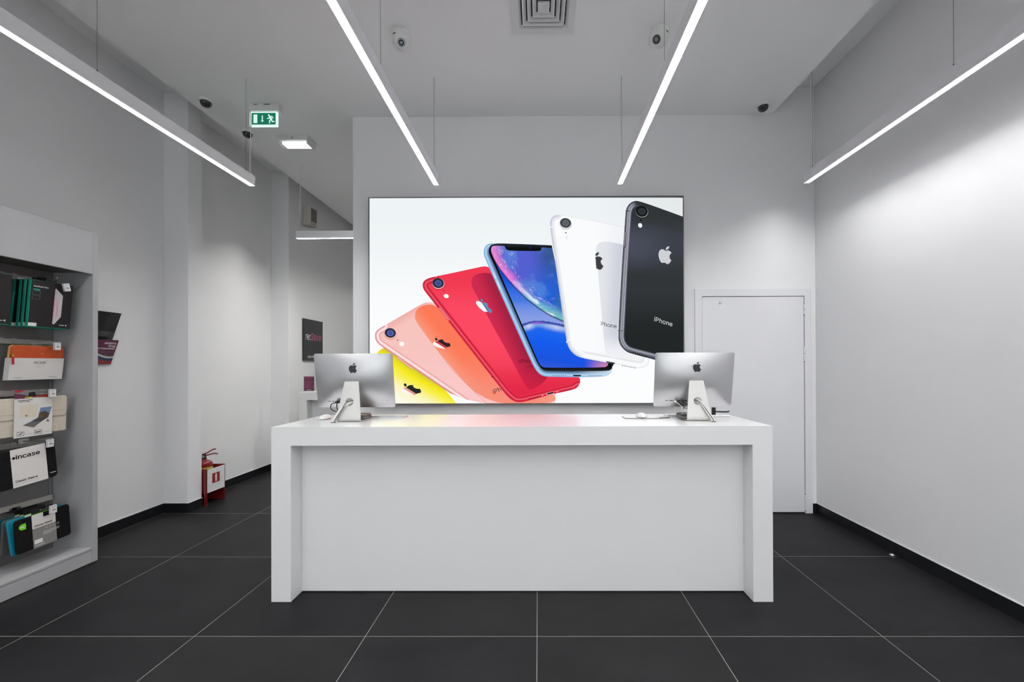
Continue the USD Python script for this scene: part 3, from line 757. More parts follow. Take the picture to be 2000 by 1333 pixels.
def planet(u, v):
    P = np.stack([u / 90, v / 90, np.zeros_like(u)], -1)
    w1, w2 = meshkit.fbm(P, 4, 3), meshkit.fbm(P + 7, 4, 9)
    n = meshkit.fbm(np.stack([u / 60 + 3.2 * w1, v / 60 + 3.2 * w2, np.zeros_like(u)], -1), 4, 21)
    ya = np.interp(u, ARC[:, 0], ARC[:, 1]); xa = np.interp(v, ARC[:, 1], ARC[:, 0])
    d = np.minimum(np.abs(ya - v), np.abs(u - xa)) * .8; inside = v < ya
    t = sm(790, 1180, u * .75 + (v - 360) * .42)
    b = ramp(t, [(0, C(84, 96, 208)), (.25, C(44, 98, 218)), (.55, C(34, 98, 208)), (.8, C(60, 108, 176)), (1, C(88, 122, 152))])
    b = mx(b, C(54, 84, 140), sm(1000, 1140, u) * (1 - sm(380, 660, v)))
    b = mx(b, C(96, 150, 222), np.clip(sm(.48, .72, w1) * .5 * (1 - sm(160, 340, d)), 0, 1))
    rimc = ramp(sm(380, 800, v), [(0, C(238, 134, 208)), (.35, C(240, 126, 216)), (.6, C(206, 146, 228)), (.8, C(126, 190, 222)), (1, C(118, 196, 198))])
    b = mx(b, rimc, (1 - sm(4, 62, d + 26 * (w1 - .5))) * .95)
    b = mx(b, C(226, 140, 216), (1 - sm(780, 880, u)) * (1 - sm(360, 450, v)) * .7)
    along = u * .62 + v * .78
    st = meshkit.fbm(np.stack([along / 95 + 1.3 * w1, d / 26 + 1.6 * w2, np.ones_like(u)], -1), 3, 5)
    ln = 1 - sm(0, .05, np.abs((st * 3.5) % 1 - .5))
    b = mx(b, C(252, 220, 240), np.clip(ln * (1 - sm(16, 125, d)) * .75 * (1 - .4 * sm(640, 800, v)), 0, 1))
    b = mx(b, C(242, 246, 250), np.clip(sm(.58, .7, st) * (1 - sm(20, 70, d)) * .7 * sm(520, 700, v), 0, 1))
    for (cx_, cy_2, r0) in ((846, 398, 12), (905, 410, 8)):
        rr = np.hypot(u - cx_, (v - cy_2) * 1.1); an2 = np.arctan2(v - cy_2, u - cx_)
        b = mx(b, C(250, 226, 240), np.clip((1 - sm(0, 2.2, np.abs(rr - r0 - an2 * 1.6))) * .9 + (1 - sm(2, 5, rr)) * .6, 0, 1) * (1 if r0 > 10 else .6))
    # below the planet
    yb = np.interp(u, [960, 990, 1020, 1055, 1095, 1140, 1180, 1240, 1320], [832, 822, 813, 809, 811, 817, 825, 838, 850])
    sky_ = ramp(sm(400, 830, v), [(0, C(24, 60, 170)), (.4, C(30, 88, 220)), (.75, C(72, 122, 226)), (1, C(138, 160, 230))])
    sea = ramp(v - yb, [(0, C(36, 52, 130)), (10, C(64, 84, 186)), (22, C(120, 170, 230)), (45, C(30, 104, 236)), (120, C(22, 92, 236)), (220, C(26, 84, 224)), (300, C(60, 92, 214))])
    sea = mx(sea, C(206, 214, 244), sm(8, 20, v - yb) * (1 - sm(20, 60, v - yb)) * (np.clip(1 - np.abs(u - 1010) / 40, 0, 1) + np.clip(1 - np.abs(u - 1170) / 90, 0, 1) * .8))
    sea = mx(sea, C(170, 90, 220), sm(4, 10, v - yb) * (1 - sm(10, 24, v - yb)) * np.clip(1 - np.abs(u - 1060) / 45, 0, 1))
    sea = mx(sea, C(196, 128, 176), sm(1330, 1470, u) * sm(1000, 1080, v))
    low = np.where((v < yb)[:, None], sky_, sea)
    out = np.where(inside[:, None], b, low)
    return mx(C(20, 26, 70), out, sm(0, 7, np.abs(v - ya)) * .75 + .25) * np.where((~inside & (ya - v > -8)), .55, 1)[:, None]
printed('printed_screen', scr, planet, ph, 4.8, 4)
mark('printed_camera_dot', ell(1018, 378, 4, 4), C(40, 60, 110), ph, 4.8)
for k in range(7): mark('printed_hole', ell(1152 + 12.3 * k, 1133, 3, 2.4), C(70, 90, 120), ph, 4.6)
for k in range(7): mark('printed_hole', ell(1364 + 12.3 * k, 1135, 3, 2.4), C(70, 80, 100), ph, 4.6)
mark('printed_port', affinity.translate(rrect(48, 8, 4), 1294, 1134), C(22, 26, 34), ph, 4.6)
for a, b in (((800, 528), (812, 556)), ((820, 575), (838, 618))): mark('printed_button', LineString([a, b]).buffer(4), C(206, 228, 246), ph, 4.6)

# white
wh = smoothpoly([(1133, 240), (1136, 215), (1145, 197), (1160, 186), (1182, 182), (1215, 185), (1380, 214), (1530, 240), (1600, 262), (1700, 700), (1722, 1035), (1720, 1058), (1710, 1074), (1690, 1086), (1655, 1091), (1500, 1062), (1330, 1031), (1290, 1018), (1262, 995), (1242, 965), (1230, 925), (1190, 640), (1140, 295)], 2)
EDGE_W = [(1182, 182), (1160, 186), (1145, 197), (1136, 215), (1133, 240), (1140, 295), (1190, 640), (1230, 925), (1242, 965), (1262, 995), (1290, 1018), (1330, 1031), (1500, 1062), (1655, 1091), (1690, 1086), (1710, 1074), (1720, 1058), (1722, 1035)]
def fw(u, v):
    d = dist(EDGE_W, u, v)
    b = mx(C(250, 251, 253), C(232, 234, 240), sm(1380, 1600, u) * .6)
    b = mx(b, C(236, 238, 240), sm(985, 1040, v - (u - 1300) * .17) * .8)
    rim = ramp(d, [(0, C(206, 208, 216)), (3, C(196, 198, 212)), (9, C(214, 212, 226)), (16, C(240, 240, 246)), (22, C(224, 226, 232)), (28, C(250, 251, 253))])
    rim = mx(rim, ramp(d, [(0, C(226, 230, 234)), (8, C(246, 248, 250)), (26, C(252, 252, 253)), (36, C(222, 226, 230)), (46, C(246, 248, 249))]), sm(1290, 1350, u))
    bot = sm(1290, 1350, u)
    b = mx(rim, b, sm(20, 30, d) * (1 - bot) + sm(40, 50, d) * bot)
    return mx(b, C(226, 229, 231), (1 - sm(0, 6, dist([(1182, 182), (1215, 185), (1380, 214), (1600, 258)], u, v))) * .8)
ph = phone(wh, fw, EDGE_W, 6, 50)
REFL_W = smoothpoly([(1404, 395), (1410, 362), (1432, 343), (1470, 339), (1570, 358), (1650, 380), (1640, 1000), (1560, 1036), (1462, 1022), (1450, 900), (1420, 540)], 2)
printed('printed_reflection', REFL_W, lambda u, v: mx(mx(C(226, 229, 235), C(206, 209, 220), sm(120, 10, dist([(1580, 180), (1560, 500), (1537, 900)], u, v))), C(240, 241, 244), sm(860, 1030, v)), ph, 6.2, 10)
cw = (1404, 452); up, rt = (-.05, -1), (.985, .17)
f = fruit(cw, up, rt, 104, 112)
mark('printed_logo', f.intersection(half((1404, 452), rt, 0, 99, (-.08, -1))), C(62, 64, 68), ph, 6.6)
lens(ph, 1227, 232, 33, 14, (C(190, 192, 198), C(236, 238, 240)), C(66, 70, 74), C(98, 104, 110), 6.6)
mark('printed_microphone', ell(1228, 288, 4, 4), C(70, 70, 74), ph, 6.6)
mark('printed_flash', ell(1233, 315, 11, 12), C(240, 240, 242), ph, 6.6)
mark('printed_lettering', letters('iPhone', 24, (1424, 836), (.985, .17), (0, -1)).intersection(sbox(1436, 780, 1600, 900)), C(60, 62, 66), ph, 6.6)
mark('printed_port', affinity.translate(affinity.rotate(rrect(52, 9, 4), 10, origin=(0, 0)), 1492, 1057), C(70, 72, 76), ph, 6.6)
for k in range(7): mark('printed_hole', ell(1343 + 12.8 * k, 1036 + 2.1 * k, 3.4, 2.6), C(110, 112, 118), ph, 6.6)
for k in range(7): mark('printed_hole', ell(1563 + 12.6 * k, 1075 + 2.2 * k, 3.4, 2.6), C(116, 118, 124), ph, 6.6)
mark('printed_button', LineString([(1148, 362), (1166, 446)]).buffer(4), C(236, 237, 240), ph, 6.5)
mark('printed_button', LineString([(1153, 362), (1171, 446)]).buffer(1), C(170, 172, 180), ph, 6.6)
mark('printed_seam', LineString([(1133, 258), (1148, 250)]).buffer(2.4), C(255, 255, 255), ph, 6.6)
mark('printed_seam', LineString([(1231, 936), (1240, 924), (1252, 920)]).buffer(2.4), C(255, 255, 255), ph, 6.6)

# black
bk = smoothpoly([(1580, 180), (1583, 155), (1592, 131), (1608, 112), (1630, 101), (1655, 99), (1760, 134), (2300, 333), (2300, 1190), (1770, 1044), (1620, 1005), (1590, 995), (1562, 972), (1543, 940), (1537, 900), (1557, 520)], 2)
EDGE_K = [(1655, 99), (1630, 101), (1608, 112), (1592, 131), (1583, 155), (1580, 180), (1557, 520), (1537, 900), (1543, 940), (1562, 972), (1590, 995), (1620, 1005), (1770, 1044), (1930, 1090)]
def fk(u, v):
    d = dist(EDGE_K, u, v)
    b = mx(C(50, 54, 56), C(74, 78, 92), sm(180, 340, v) * (1 - sm(380, 560, v)) * (1 - sm(1600, 1900, u) * .6))
    b = mx(b, C(36, 39, 40), sm(600, 900, v))
    rim = ramp(d, [(0, C(50, 52, 58)), (4, C(76, 78, 88)), (10, C(96, 98, 110)), (13, C(170, 170, 178)), (19, C(150, 150, 154)), (22, C(84, 86, 96)), (26, C(190, 192, 208)), (31, C(120, 122, 138)), (36, C(58, 60, 68))])
    rim = mx(rim, ramp(d, [(0, C(50, 52, 58)), (8, C(70, 72, 80)), (18, C(110, 112, 124)), (26, C(170, 172, 184)), (32, C(100, 102, 112)), (38, C(46, 48, 52))]), sm(1560, 1610, u) * sm(900, 980, v))
    rim = mx(rim, b, (1 - sm(120, 160, v)) * sm(1610, 1650, u))
    return mx(rim, b, sm(33, 40, d))
ph = phone(bk, fk, EDGE_K, 9, 44)
ck = (1815, 417); up, rt = (.10, -1), (.95, .24)
mark('printed_logo', fruit(ck, up, rt, 106, 98), C(206, 208, 212), ph, 9.6)
lens(ph, 1677, 163, 36, 20, (C(22, 24, 26), C(150, 152, 154)), C(24, 27, 28), C(52, 56, 60), 9.6, .9)
mark('printed_microphone', ell(1669, 213, 4, 5), C(10, 10, 12), ph, 9.6)
mark('printed_flash', ell(1667, 245, 12, 14, -20), C(240, 241, 244), ph, 9.6)
mark('printed_lettering', letters('iPhone', 26, (1748, 810), (.957, .29), (.04, -1)), C(224, 226, 228), ph, 9.6)
mark('printed_button', LineString([(1581, 284), (1577, 372)]).buffer(4.2), C(60, 62, 70), ph, 9.5)
mark('printed_button', LineString([(1579, 284), (1574, 368)]).buffer(1.6), C(190, 192, 202), ph, 9.6)
for k in range(7): mark('printed_hole', ell(1626 + 12.6 * k, 997 + 3.8 * k, 4, 3.4, 15), C(18, 18, 22), ph, 9.6)
mark('printed_seam', LineString([(1582, 158), (1604, 160)]).buffer(1.8), C(40, 42, 46), ph, 9.6)
mark('printed_seam', LineString([(1537, 868), (1566, 868)]).buffer(1.6), C(70, 72, 80), ph, 9.6)

# ------------------------------------------------------------ desktop computers and what lies on the counter
def computer(label, X, Y):
    t = thing('desktop_computer', label, 'computer', (X, Y, DZ + .0008), group='desktop computers on the counter')
    # stand: foot plate, bend and leaning leg with a cable hole
    wb, wt, th = .0785, .046, .007
    arc = [(.024 - .024 * math.cos(a), .024 - .024 * math.sin(a)) for a in np.linspace(math.radians(-12), math.pi / 2, 9)]
    arc_i = [(.024 - .017 * math.cos(a), .024 - .017 * math.sin(a)) for a in np.linspace(math.radians(-12), math.pi / 2, 9)]
    foot = Polygon(arc + [(.175, 0), (.175, th)] + arc_i[::-1])
    m = extr(foot, 2 * wb, (-wb, 0, 0), (0, 1, 0), (0, 0, 1), (1, 0, 0))
    p0, p1 = np.array([0, .001, .028]), np.array([0, .046, .262]); L = np.linalg.norm(p1 - p0)
    face = Polygon([(-wb, 0), (wb, 0), (wt + .001, L - .004), (wt - .003, L), (-wt + .003, L), (-wt - .001, L - .004)]).difference(Point(-.002, L * .43).buffer(.026, quad_segs=12))
    leg = extr(face, th, p0 + np.array([0, 0, 0]), (1, 0, 0), (p1 - p0) / L, -np.array([0, (p1 - p0)[2], -(p1 - p0)[1]]) / L)
    leg.vertices += np.array([0, (p1 - p0)[2], -(p1 - p0)[1]]) / L * th
    obj('stand', join(m, leg), 'stand_metal', t, local=True)
    obj('hinge', cyl((-.03, .0665, .246), (.03, .0665, .246), .0085), 'plastic_black', t, smooth=30, local=True)
    # display shell: pillow-shaped aluminium back
    W2, H2, tilt = .264, .185, math.radians(9.2)
    c = np.array([0, .100, .266]); ax, az = np.array([1.0, 0, 0]), np.array([0, -math.sin(tilt), math.cos(tilt)]); an = np.array([0, -math.cos(tilt), -math.sin(tilt)])
    out = np.array(rrect(2 * W2, 2 * H2, .013, 5).exterior.coords)[:-1]
    dense = []
    for i in range(len(out)):
        a, b = out[i], out[(i + 1) % len(out)]; k = max(1, int(np.linalg.norm(b - a) / .02))
        dense += [a + (b - a) * j / k for j in range(k)]
    out = np.array(dense); n = len(out); V, F = [], []
    ts = [1.0, 1.0, .985, .96, .92, .86, .78, .68, .56, .42, .26, .1]
    for q_, tt in enumerate(ts):
        p = out * tt; bul = .038 * (1 - (p[:, 0] / W2) ** 2) * (1 - (p[:, 1] / H2) ** 2) + .0055
        if q_ == 0: bul = bul * 0
        V.append(c + p[:, :1] * ax + p[:, 1:] * az + bul[:, None] * an)
    V = np.vstack(V + [(c + .0435 * an)[None]])
    for r_ in range(len(ts) - 1):
        for j in range(n):
            a, b = r_ * n + j, r_ * n + (j + 1) % n; F += [(a, b, b + n), (a, b + n, a + n)]
    for j in range(n): F.append(((len(ts) - 1) * n + j, (len(ts) - 1) * n + (j + 1) % n, len(V) - 1))
    sh = trimesh.Trimesh(V, F, process=False)
    if sh.face_normals[-1] @ an < 0: sh = trimesh.Trimesh(V, np.array(F)[:, ::-1], process=False)
    obj('display_shell', sh, 'aluminium', t, smooth=40, local=True)
    obj('screen_glass', frame_map(trimesh.creation.extrude_polygon(rrect(2 * W2 - .002, 2 * H2 - .002, .012), .002, engine='earcut'), c - an * .0021, ax, az, an), 'black_gloss', t, local=True)
    def back(x, z):
        return c + ax * x + az * z + an * (.038 * (1 - (x / W2) ** 2) * (1 - (z / H2) ** 2) + .0055)
    lg = trimesh.util.concatenate([trimesh.creation.extrude_polygon(g, .001, engine='earcut') for g in FRUIT.geoms])
    P = lg.vertices * np.array([.066, .066, 1]); off = np.array([.006, .093])
    lg.vertices = np.array([back(p[0] + off[0], p[1] + off[1]) + an * (p[2] + .0002) for p in P])
    obj('logo', lg, 'black_gloss', t, local=True)
    s_ = -.185
    for i, (w_, d_) in enumerate(((.004, .004), (.018, .003), (.012, .006), (.012, .006), (.012, .006), (.012, .006), (.008, .006), (.008, .006), (.014, .01))):
        x = s_ + sum((.004, .018, .012, .012, .012, .012, .008, .008, .014)[:i]) + i * .006; z = -.140
        obj('port', frame_map(trimesh.creation.box((w_, d_, .001)), back(x, z) + an * .0003, ax, az, an), 'plastic_black', t, local=True)
    obj('vent_mark', frame_map(trimesh.creation.box((.008, .004, .001)), back(.215, -.135), ax, az, an), 'plastic_grey', t, local=True)
    for dx, wdt in ((0, .03),): pass
    return t, lambda x, z: np.array([X, Y, DZ]) + back(x, z), an


tL, bkL, an_ = computer('silver desktop computer seen from behind, at the left end of the white counter', -1.2425, 2.70)
tR, bkR, an_ = computer('silver desktop computer seen from behind, at the right end of the white counter', 1.046, 2.70)


def plug(bk, x, parent, mt, l=.026):
    d = an_ ; p = bk(x, -.140) + d * .0022
    return obj('plug', frame_map(cb(-.0065, .0065, -.0045, .0045, 0, l, .0012), p, (1, 0, 0), np.cross(d, (1, 0, 0)), d), mt, parent), p + d * l


cl = thing('cable_bundle', 'white and black cables plugged into the left desktop computer and run through its stand', 'cables', (-1.29, 2.70, DZ))
for x, dx in ((-.122, -.02), (-.104, .0), (-.088, .012)):
    _, e = plug(bkL, x, cl, 'plastic_black')
    obj('cable', tube([e, e + (dx, -.02, -.012), e + (dx + .005, -.012, -.05), e + (.05 - dx, .0, -.075), (-1.275 + dx, 2.745, 1.10)], .003, 7), 'cable_black', cl, smooth=40)
for k, mt in enumerate(('cable_white', 'cable_white', 'cable_grey')):
    o_ = .006 * (k - 1)
    obj('cable', tube([(-1.215, 2.775, 1.182 + o_), (-1.235, 2.735, 1.181 + o_), (-1.262, 2.709, 1.166 + o_), (-1.292 + o_, 2.692, 1.128), (-1.314 + o_, 2.680, 1.088), (-1.327 + o_ * .8, 2.670, 1.0562)], .005, 8), mt, cl, smooth=40)
cr_ = thing('cable_bundle', 'white and black cables plugged into the right desktop computer and run through its stand', 'cables', (1.08, 2.70, DZ))
for x, mt, ct in ((-.128, 'plastic_white', 'cable_white'), (-.112, 'plastic_black', 'cable_black'), (-.078, 'plastic_black', 'cable_black'), (-.030, 'plastic_white', 'cable_white')):
    _, e = plug(bkR, x, cr_, mt)
    obj('cable', tube([e, e + (.008, -.012, -.008), e + (.04, -.004, -.034), (.955, 2.745, 1.125), (1.01, 2.752, 1.13)], .0026, 7), ct, cr_, smooth=40)
for k, mt in enumerate(('cable_white', 'cable_black', 'cable_white')):
    o_ = .006 * (k - 1)
    obj('cable', tube([(1.038, 2.775, 1.184 + o_ * .7), (1.046, 2.74, 1.183 + o_ * .7), (1.060, 2.708, 1.171 + o_ * .7), (1.090 + o_, 2.694, 1.122), (1.110 + o_, 2.680, 1.088), (1.126 + o_ * .8, 2.670, 1.0562)], .0046, 8), mt, cr_, smooth=40)


def mouse(label, X, Y, Z):
    t = thing('computer_mouse', label, 'mouse', (X, Y, Z), group='white mice on the counter')
    m = trimesh.creation.icosphere(4, 1.0); v = m.vertices.copy()
    v[:, 2] = np.where(v[:, 2] > 0, v[:, 2] ** 1.0, v[:, 2] * .18); r = 1 + .12 * np.abs(v[:, 0] * v[:, 1])
    v[:, 0] *= .034 * r; v[:, 1] *= .057 * r; v[:, 2] *= .026; v[:, 2] += .0055
    m.vertices = v
    obj('shell', m, 'plastic_white', t, smooth=True, local=True)
    obj('base', extr(affinity.scale(Point(0, 0).buffer(1, quad_segs=12), .03, .052), .003, (0, 0, 0)), 'plastic_grey', t, local=True)


mouse('white computer mouse lying on the bare counter left of the left computer', -1.475, 2.86, DZ)
pad = thing('mouse_pad', 'thin white mouse pad with dark edge on the counter under the right mouse', 'mouse pad', (.713, 2.887, DZ))
obj('base', extr(rrect(.245, .125, .008), .003, (.713, 2.887, DZ)), 'plastic_black', pad)
obj('top_sheet', extr(rrect(.241, .121, .007), .0008, (.713, 2.887, DZ + .003)), 'plastic_white', pad)
mouse('white computer mouse on the thin pad left of the right computer', .716, 2.885, DZ + .0038)


def keyboard(label, X, Y, w):
    t = thing('keyboard', label, 'keyboard', (X, Y, DZ), group='keyboards behind the computers')
    obj('base', extr(rrect(w, .114, .006), .006, (X, Y, DZ)), 'aluminium', t)
    obj('battery_ridge', cyl((X - w / 2 + .002, Y - .05, DZ + .009), (X + w / 2 - .002, Y - .05, DZ + .009), .0085), 'aluminium', t, smooth=30)
    n = int((w - .01) / .0195)
    for r_ in range(5):
        for c_ in range(n):
            x = X - w / 2 + .008 + c_ * .0193
            obj('key', cb(x, x + .0165, Y - .037 + r_ * .0185, Y - .021 + r_ * .0185, DZ + .006, DZ + .0095, .0008), 'plastic_white', t)


keyboard('thin white keyboard lying behind the left computer', -1.085, 2.945, .285)
keyboard('thin white keyboard lying behind the stand of the right computer', 1.115, 2.945, .43)


def terminal(label, X, Y, top):
    DZ = globals()['DZ'] + .0095
    t = thing('payment_terminal', label, 'payment terminal', (X, Y, DZ))
    obj('body', extr(rrect(.085, .13, .015), .022, (X, Y, DZ)), 'device_dark', t)
    obj('trim_band', extr(rrect(.088, .133, .016), .006, (X, Y, DZ + .010)), 'plastic_grey', t)
    obj('cover', extr(rrect(.08, .12, .014), .010, (X, Y, DZ + .022)), top, t)
    obj('screen', cb(X - .03, X + .03, Y - .05, Y - .005, DZ + .032, DZ + .0325, 0), 'black_gloss', t)
    for r_ in range(4):
        for c_ in range(3): obj('key', cb(X - .026 + c_ * .019, X - .012 + c_ * .019, Y + .003 + r_ * .013, Y + .012 + r_ * .013, DZ + .032, DZ + .034, .0005), 'plastic_grey', t)


terminal('small brown and grey payment terminal behind the stand of the left computer', -1.196, 2.80, 'device_brown')
terminal('dark grey payment terminal behind the stand of the right computer', .985, 2.79, 'device_dark')
pen = thing('pen', 'thin grey pen on the counter at the corner of the mouse pad', 'pen', (.868, 2.855, DZ))
obj('barrel', cyl((.838, 2.845, DZ + .004), (.905, 2.862, DZ + .004), .004), 'plastic_grey', pen, smooth=30)
obj('tip', lathe([(0, 0), (.004, 0), (.0012, .012), (0, .013)]).apply_transform(trimesh.geometry.align_vectors([0, 0, 1], [-.969, -.246, 0])).apply_translation((.838, 2.845, DZ + .004)), 'dark_metal', pen, smooth=30)
rd_ = thing('lead_holder', 'black upright clip with a stiff black lead behind the right end of the right computer', 'clip', (1.25, 2.96, DZ))
obj('post', cb(1.236, 1.262, 2.955, 2.967, DZ, DZ + .062, .002), 'plastic_black', rd_)
obj('lead', tube([(1.25, 2.952, DZ + .034), (1.29, 2.95, DZ + .032), (1.345, 2.95, DZ + .032), (1.353, 2.955, DZ + .036)], .0048, 8), 'cable_black', rd_, smooth=40)

# ------------------------------------------------------------ left side: shop sign, loudspeaker, leaflet, extinguisher, door stop
sg = thing('shop_sign', 'black rectangular shop sign with white and pink lettering on the left wall', 'sign', (XP, 6.2, 1.8))
SY0, SY1, SZ0, SZ1 = 5.94, 6.462, 1.494, 2.103
obj('board', cb(XP, XP + .024, SY0, SY1, SZ0, SZ1, .001), 'sign_black', sg)
sx = XP + .0242
lw, lw2 = meshkit.text_mesh('re:', .1, 1).bounds[1][0], meshkit.text_mesh('Store', .1, 1).bounds[1][0]
k_ = .425 / (lw + lw2 + .01) ; hgt = .1
obj('lettering', text('re:', hgt, (sx, SY0 + .04, 1.80), (0, k_, 0), (0, 0, 1.05), (1, 0, 0)), 'letter_white', sg)
obj('lettering', text('Store', hgt, (sx, SY0 + .04 + (lw + .01) * k_, 1.80), (0, k_, 0), (0, 0, 1.05), (1, 0, 0)), 'letter_pink', sg, label='pink lettering')
obj('divider_line', cb(sx, sx + .0006, SY0 + .005, SY1 - .005, 1.603, 1.6055, 0), 'sign_line', sg)
obj('lettering', text('Apple Premium Reseller', .034, (sx, SY0 + .095, 1.538), (0, .8, 0), (0, 0, 1), (1, 0, 0)), 'letter_white', sg)

sp = thing('loudspeaker', 'small beige wall loudspeaker with dark grille above the corridor lamp', 'loudspeaker', (XP, 6.0, 3.55))
sm_ = Polygon([(0, -.07), (.088, -.075), (.105, -.065), (.122, .07), (.10, .08), (0, .08)])
obj('cabinet', extr(affinity.rotate(sm_, 0), .26, (XP + .012, 6.02, 3.46), (1, 0, 0), (0, 1, 0)), 'plastic_cream', sp)
obj('bracket', cb(XP, XP + .014, 5.98, 6.06, 3.51, 3.66, .002), 'plastic_cream', sp)
fx = np.array([.017, .135]) / np.hypot(.017, .135)
obj('grille', frame_map(cb(-.062, .062, -.085, .105, 0, .004, .0015), (XP + .012 + .1135, 6.0225, 3.60), (fx[0], fx[1], 0), (0, 0, 1), (fx[1], -fx[0], 0)), 'plastic_grey', sp)
obj('badge', frame_map(cb(-.015, .015, -.004, .004, 0, .002, 0), (XP + .012 + .1135, 6.0225, 3.485), (fx[0], fx[1], 0), (0, 0, 1), (fx[1], -fx[0], 0)), 'plastic_black', sp)

c2z = 1.085
lf = thing('leaflet_holder', 'small clear acrylic stand holding a purple leaflet on the corridor counter', 'leaflet holder', (-2.86, 5.3, c2z))
l0, l1 = on_y(594.5, 762, 5.3), on_y(614, 734, 5.3)
lz0, lz1 = c2z + .012, c2z + .012 + (l1[2] - l0[2])
obj('stand', join(cb(l0[0] - .008, l1[0] + .008, 5.29, 5.293, c2z, lz1 + .012, .0005), cb(l0[0] - .008, l1[0] + .008, 5.29, 5.35, c2z, c2z + .003, .0005)), 'clear_plastic', lf)
tf = obj('leaflet', cb(l0[0], l1[0], 5.2945, 5.2955, lz0, lz1, 0), 'leaflet_purple', lf, label='purple leaflet')
obj('leaflet_print', cb(l0[0], l1[0], 5.2888, 5.2893, lz0, lz1, 0), 'leaflet_purple', lf)
w_ = l1[0] - l0[0]
for k, (a, b) in enumerate(((.08, .92), (.08, .8), (.08, .86), (.08, .9), (.08, .7), (.08, .88), (.08, .6))):
    z = lz1 - .014 - .02 * k - (.008 if k > 1 else 0)
    obj('text_line', cb(l0[0] + w_ * a, l0[0] + w_ * b, 5.2882, 5.2888, z, z + (.006 if k == 0 else .003), 0), 'letter_pink', tf)
obj('text_line', text('re:Store', .011, ((l0[0] + l1[0]) / 2, 5.2886, lz0 + .008), (1, 0, 0), (0, 0, 1), (0, -1, 0), anchor='c', d=.0004), 'letter_white', tf)

fs = thing('extinguisher_stand', 'red metal fire extinguisher stand with white front panel by the wall pilaster', 'stand', (-3.49, 4.28, 0))
y0, y1, x0, x1, hz = 4.172, 4.425, -3.615, -3.362, .372
for (x, y) in ((x1, y0), (x1, y1), (x0, y0), (x0, y1)):
    sx_, sy_ = (-1 if x == x1 else 1), (1 if y == y0 else -1)
    obj('leg', join(cb(x, x + sx_ * .022, y, y + sy_ * .002, 0, hz, 0), cb(x, x + sx_ * .002, y, y + sy_ * .016, 0, hz, 0)), 'stand_red', fs)
obj('side_plate', cb(x0, x1, y0 + .002, y0 + .0035, .13, hz, 0), 'stand_red', fs)
obj('side_plate', cb(x0, x1, y1 - .0035, y1 - .002, .0, hz, 0), 'stand_red', fs)
obj('back_plate', cb(x0 - .0, x0 + .002, y0 + .017, y1 - .017, .0, hz, 0), 'stand_red', fs)
obj('shelf', cb(x0 + .003, x1 - .003, y0 + .004, y1 - .004, .13, .134, 0), 'stand_red', fs)
fp = obj('front_panel', cb(x1 + .0005, x1 + .004, y0 + .012, y1 - .012, .128, .366, .0006), 'sign_white', fs, label='white front panel')
yc, zc_ = (y0 + y1) / 2 - .002, .262
obj('pictogram', cb(x1 + .004, x1 + .0046, yc - .052, yc + .048, zc_ - .05, zc_ + .05, 0), 'picto_red', fp)
ic = shapely.union_all([sbox(-.011, -.04, .011, .026), Point(0, .026).buffer(.011), sbox(-.004, .03, .006, .043)])
obj('pictogram_mark', extr(ic, .0005, (x1 + .0046, yc - .002, zc_), (0, 1, 0), (0, 0, 1), (1, 0, 0)), 'sign_white', fp)
fe = thing('fire_extinguisher', 'red fire extinguisher with yellow band standing in the red stand', 'fire extinguisher', (-3.462, 4.30, .134))
ex0, ey0, eb = -3.492, 4.305, .1345
obj('cylinder', lathe([(0, 0), (.068, 0), (.074, .006), (.074, .262), (.068, .282), (.05, .297), (.026, .306), (.022, .318), (0, .318)], (ex0, ey0, eb)), 'cylinder_red', fe, smooth=35)
obj('label_band', lathe([(.0742, .205), (.0748, .205), (.0748, .236), (.0742, .236)], (ex0, ey0, eb)), 'band_yellow', fe, smooth=35)
obj('valve', join(lathe([(0, .318), (.020, .318), (.020, .335), (.014, .340), (.014, .362), (0, .362)], (ex0, ey0, eb))), 'plastic_black', fe, smooth=35)
obj('gauge', cyl((ex0 + .004, ey0 - .012, eb + .345), (ex0 + .012, ey0 - .03, eb + .345), .013), 'steel', fe, smooth=30)
hv = eb + .362
obj('lever', tube([(ex0 - .02, ey0, hv - .002), (ex0 + .03, ey0 + .01, hv + .018), (ex0 + .07, ey0 + .02, hv + .045), (ex0 + .100, ey0 + .03, hv + .052)], .006, 8), 'stand_red', fe, smooth=40)
obj('carry_handle', tube([(ex0 - .02, ey0, hv - .012), (ex0 + .04, ey0 + .012, hv - .006), (ex0 + .09, ey0 + .025, hv + .006), (ex0 + .118, ey0 + .032, hv - .002)], .006, 8), 'stand_red', fe, smooth=40)
obj('hose', tube([(ex0 + .0, ey0 + .02, eb + .35), (ex0 - .03, ey0 + .055, eb + .33), (ex0 - .05, ey0 + .075, eb + .22), (ex0 - .05, ey0 + .075, eb + .08)], .008, 8), 'plastic_black', fe, smooth=40)

ds = thing('door_stop', 'small round metal door stop on the floor beside the right wall', 'door stop', (2.605, 3.07, 0))
s_ = trimesh.creation.icosphere(3, .022); s_.apply_scale((1, 1, 1.0)); s_ = s_.slice_plane((0, 0, 0), (0, 0, 1), cap=False)
obj('dome', s_, 'steel', ds, smooth=True, local=True)
obj('buffer', lathe([(.0215, .004), (.0245, .004), (.0245, .012), (.0205, .012)]), 'rubber', ds, smooth=30, local=True)

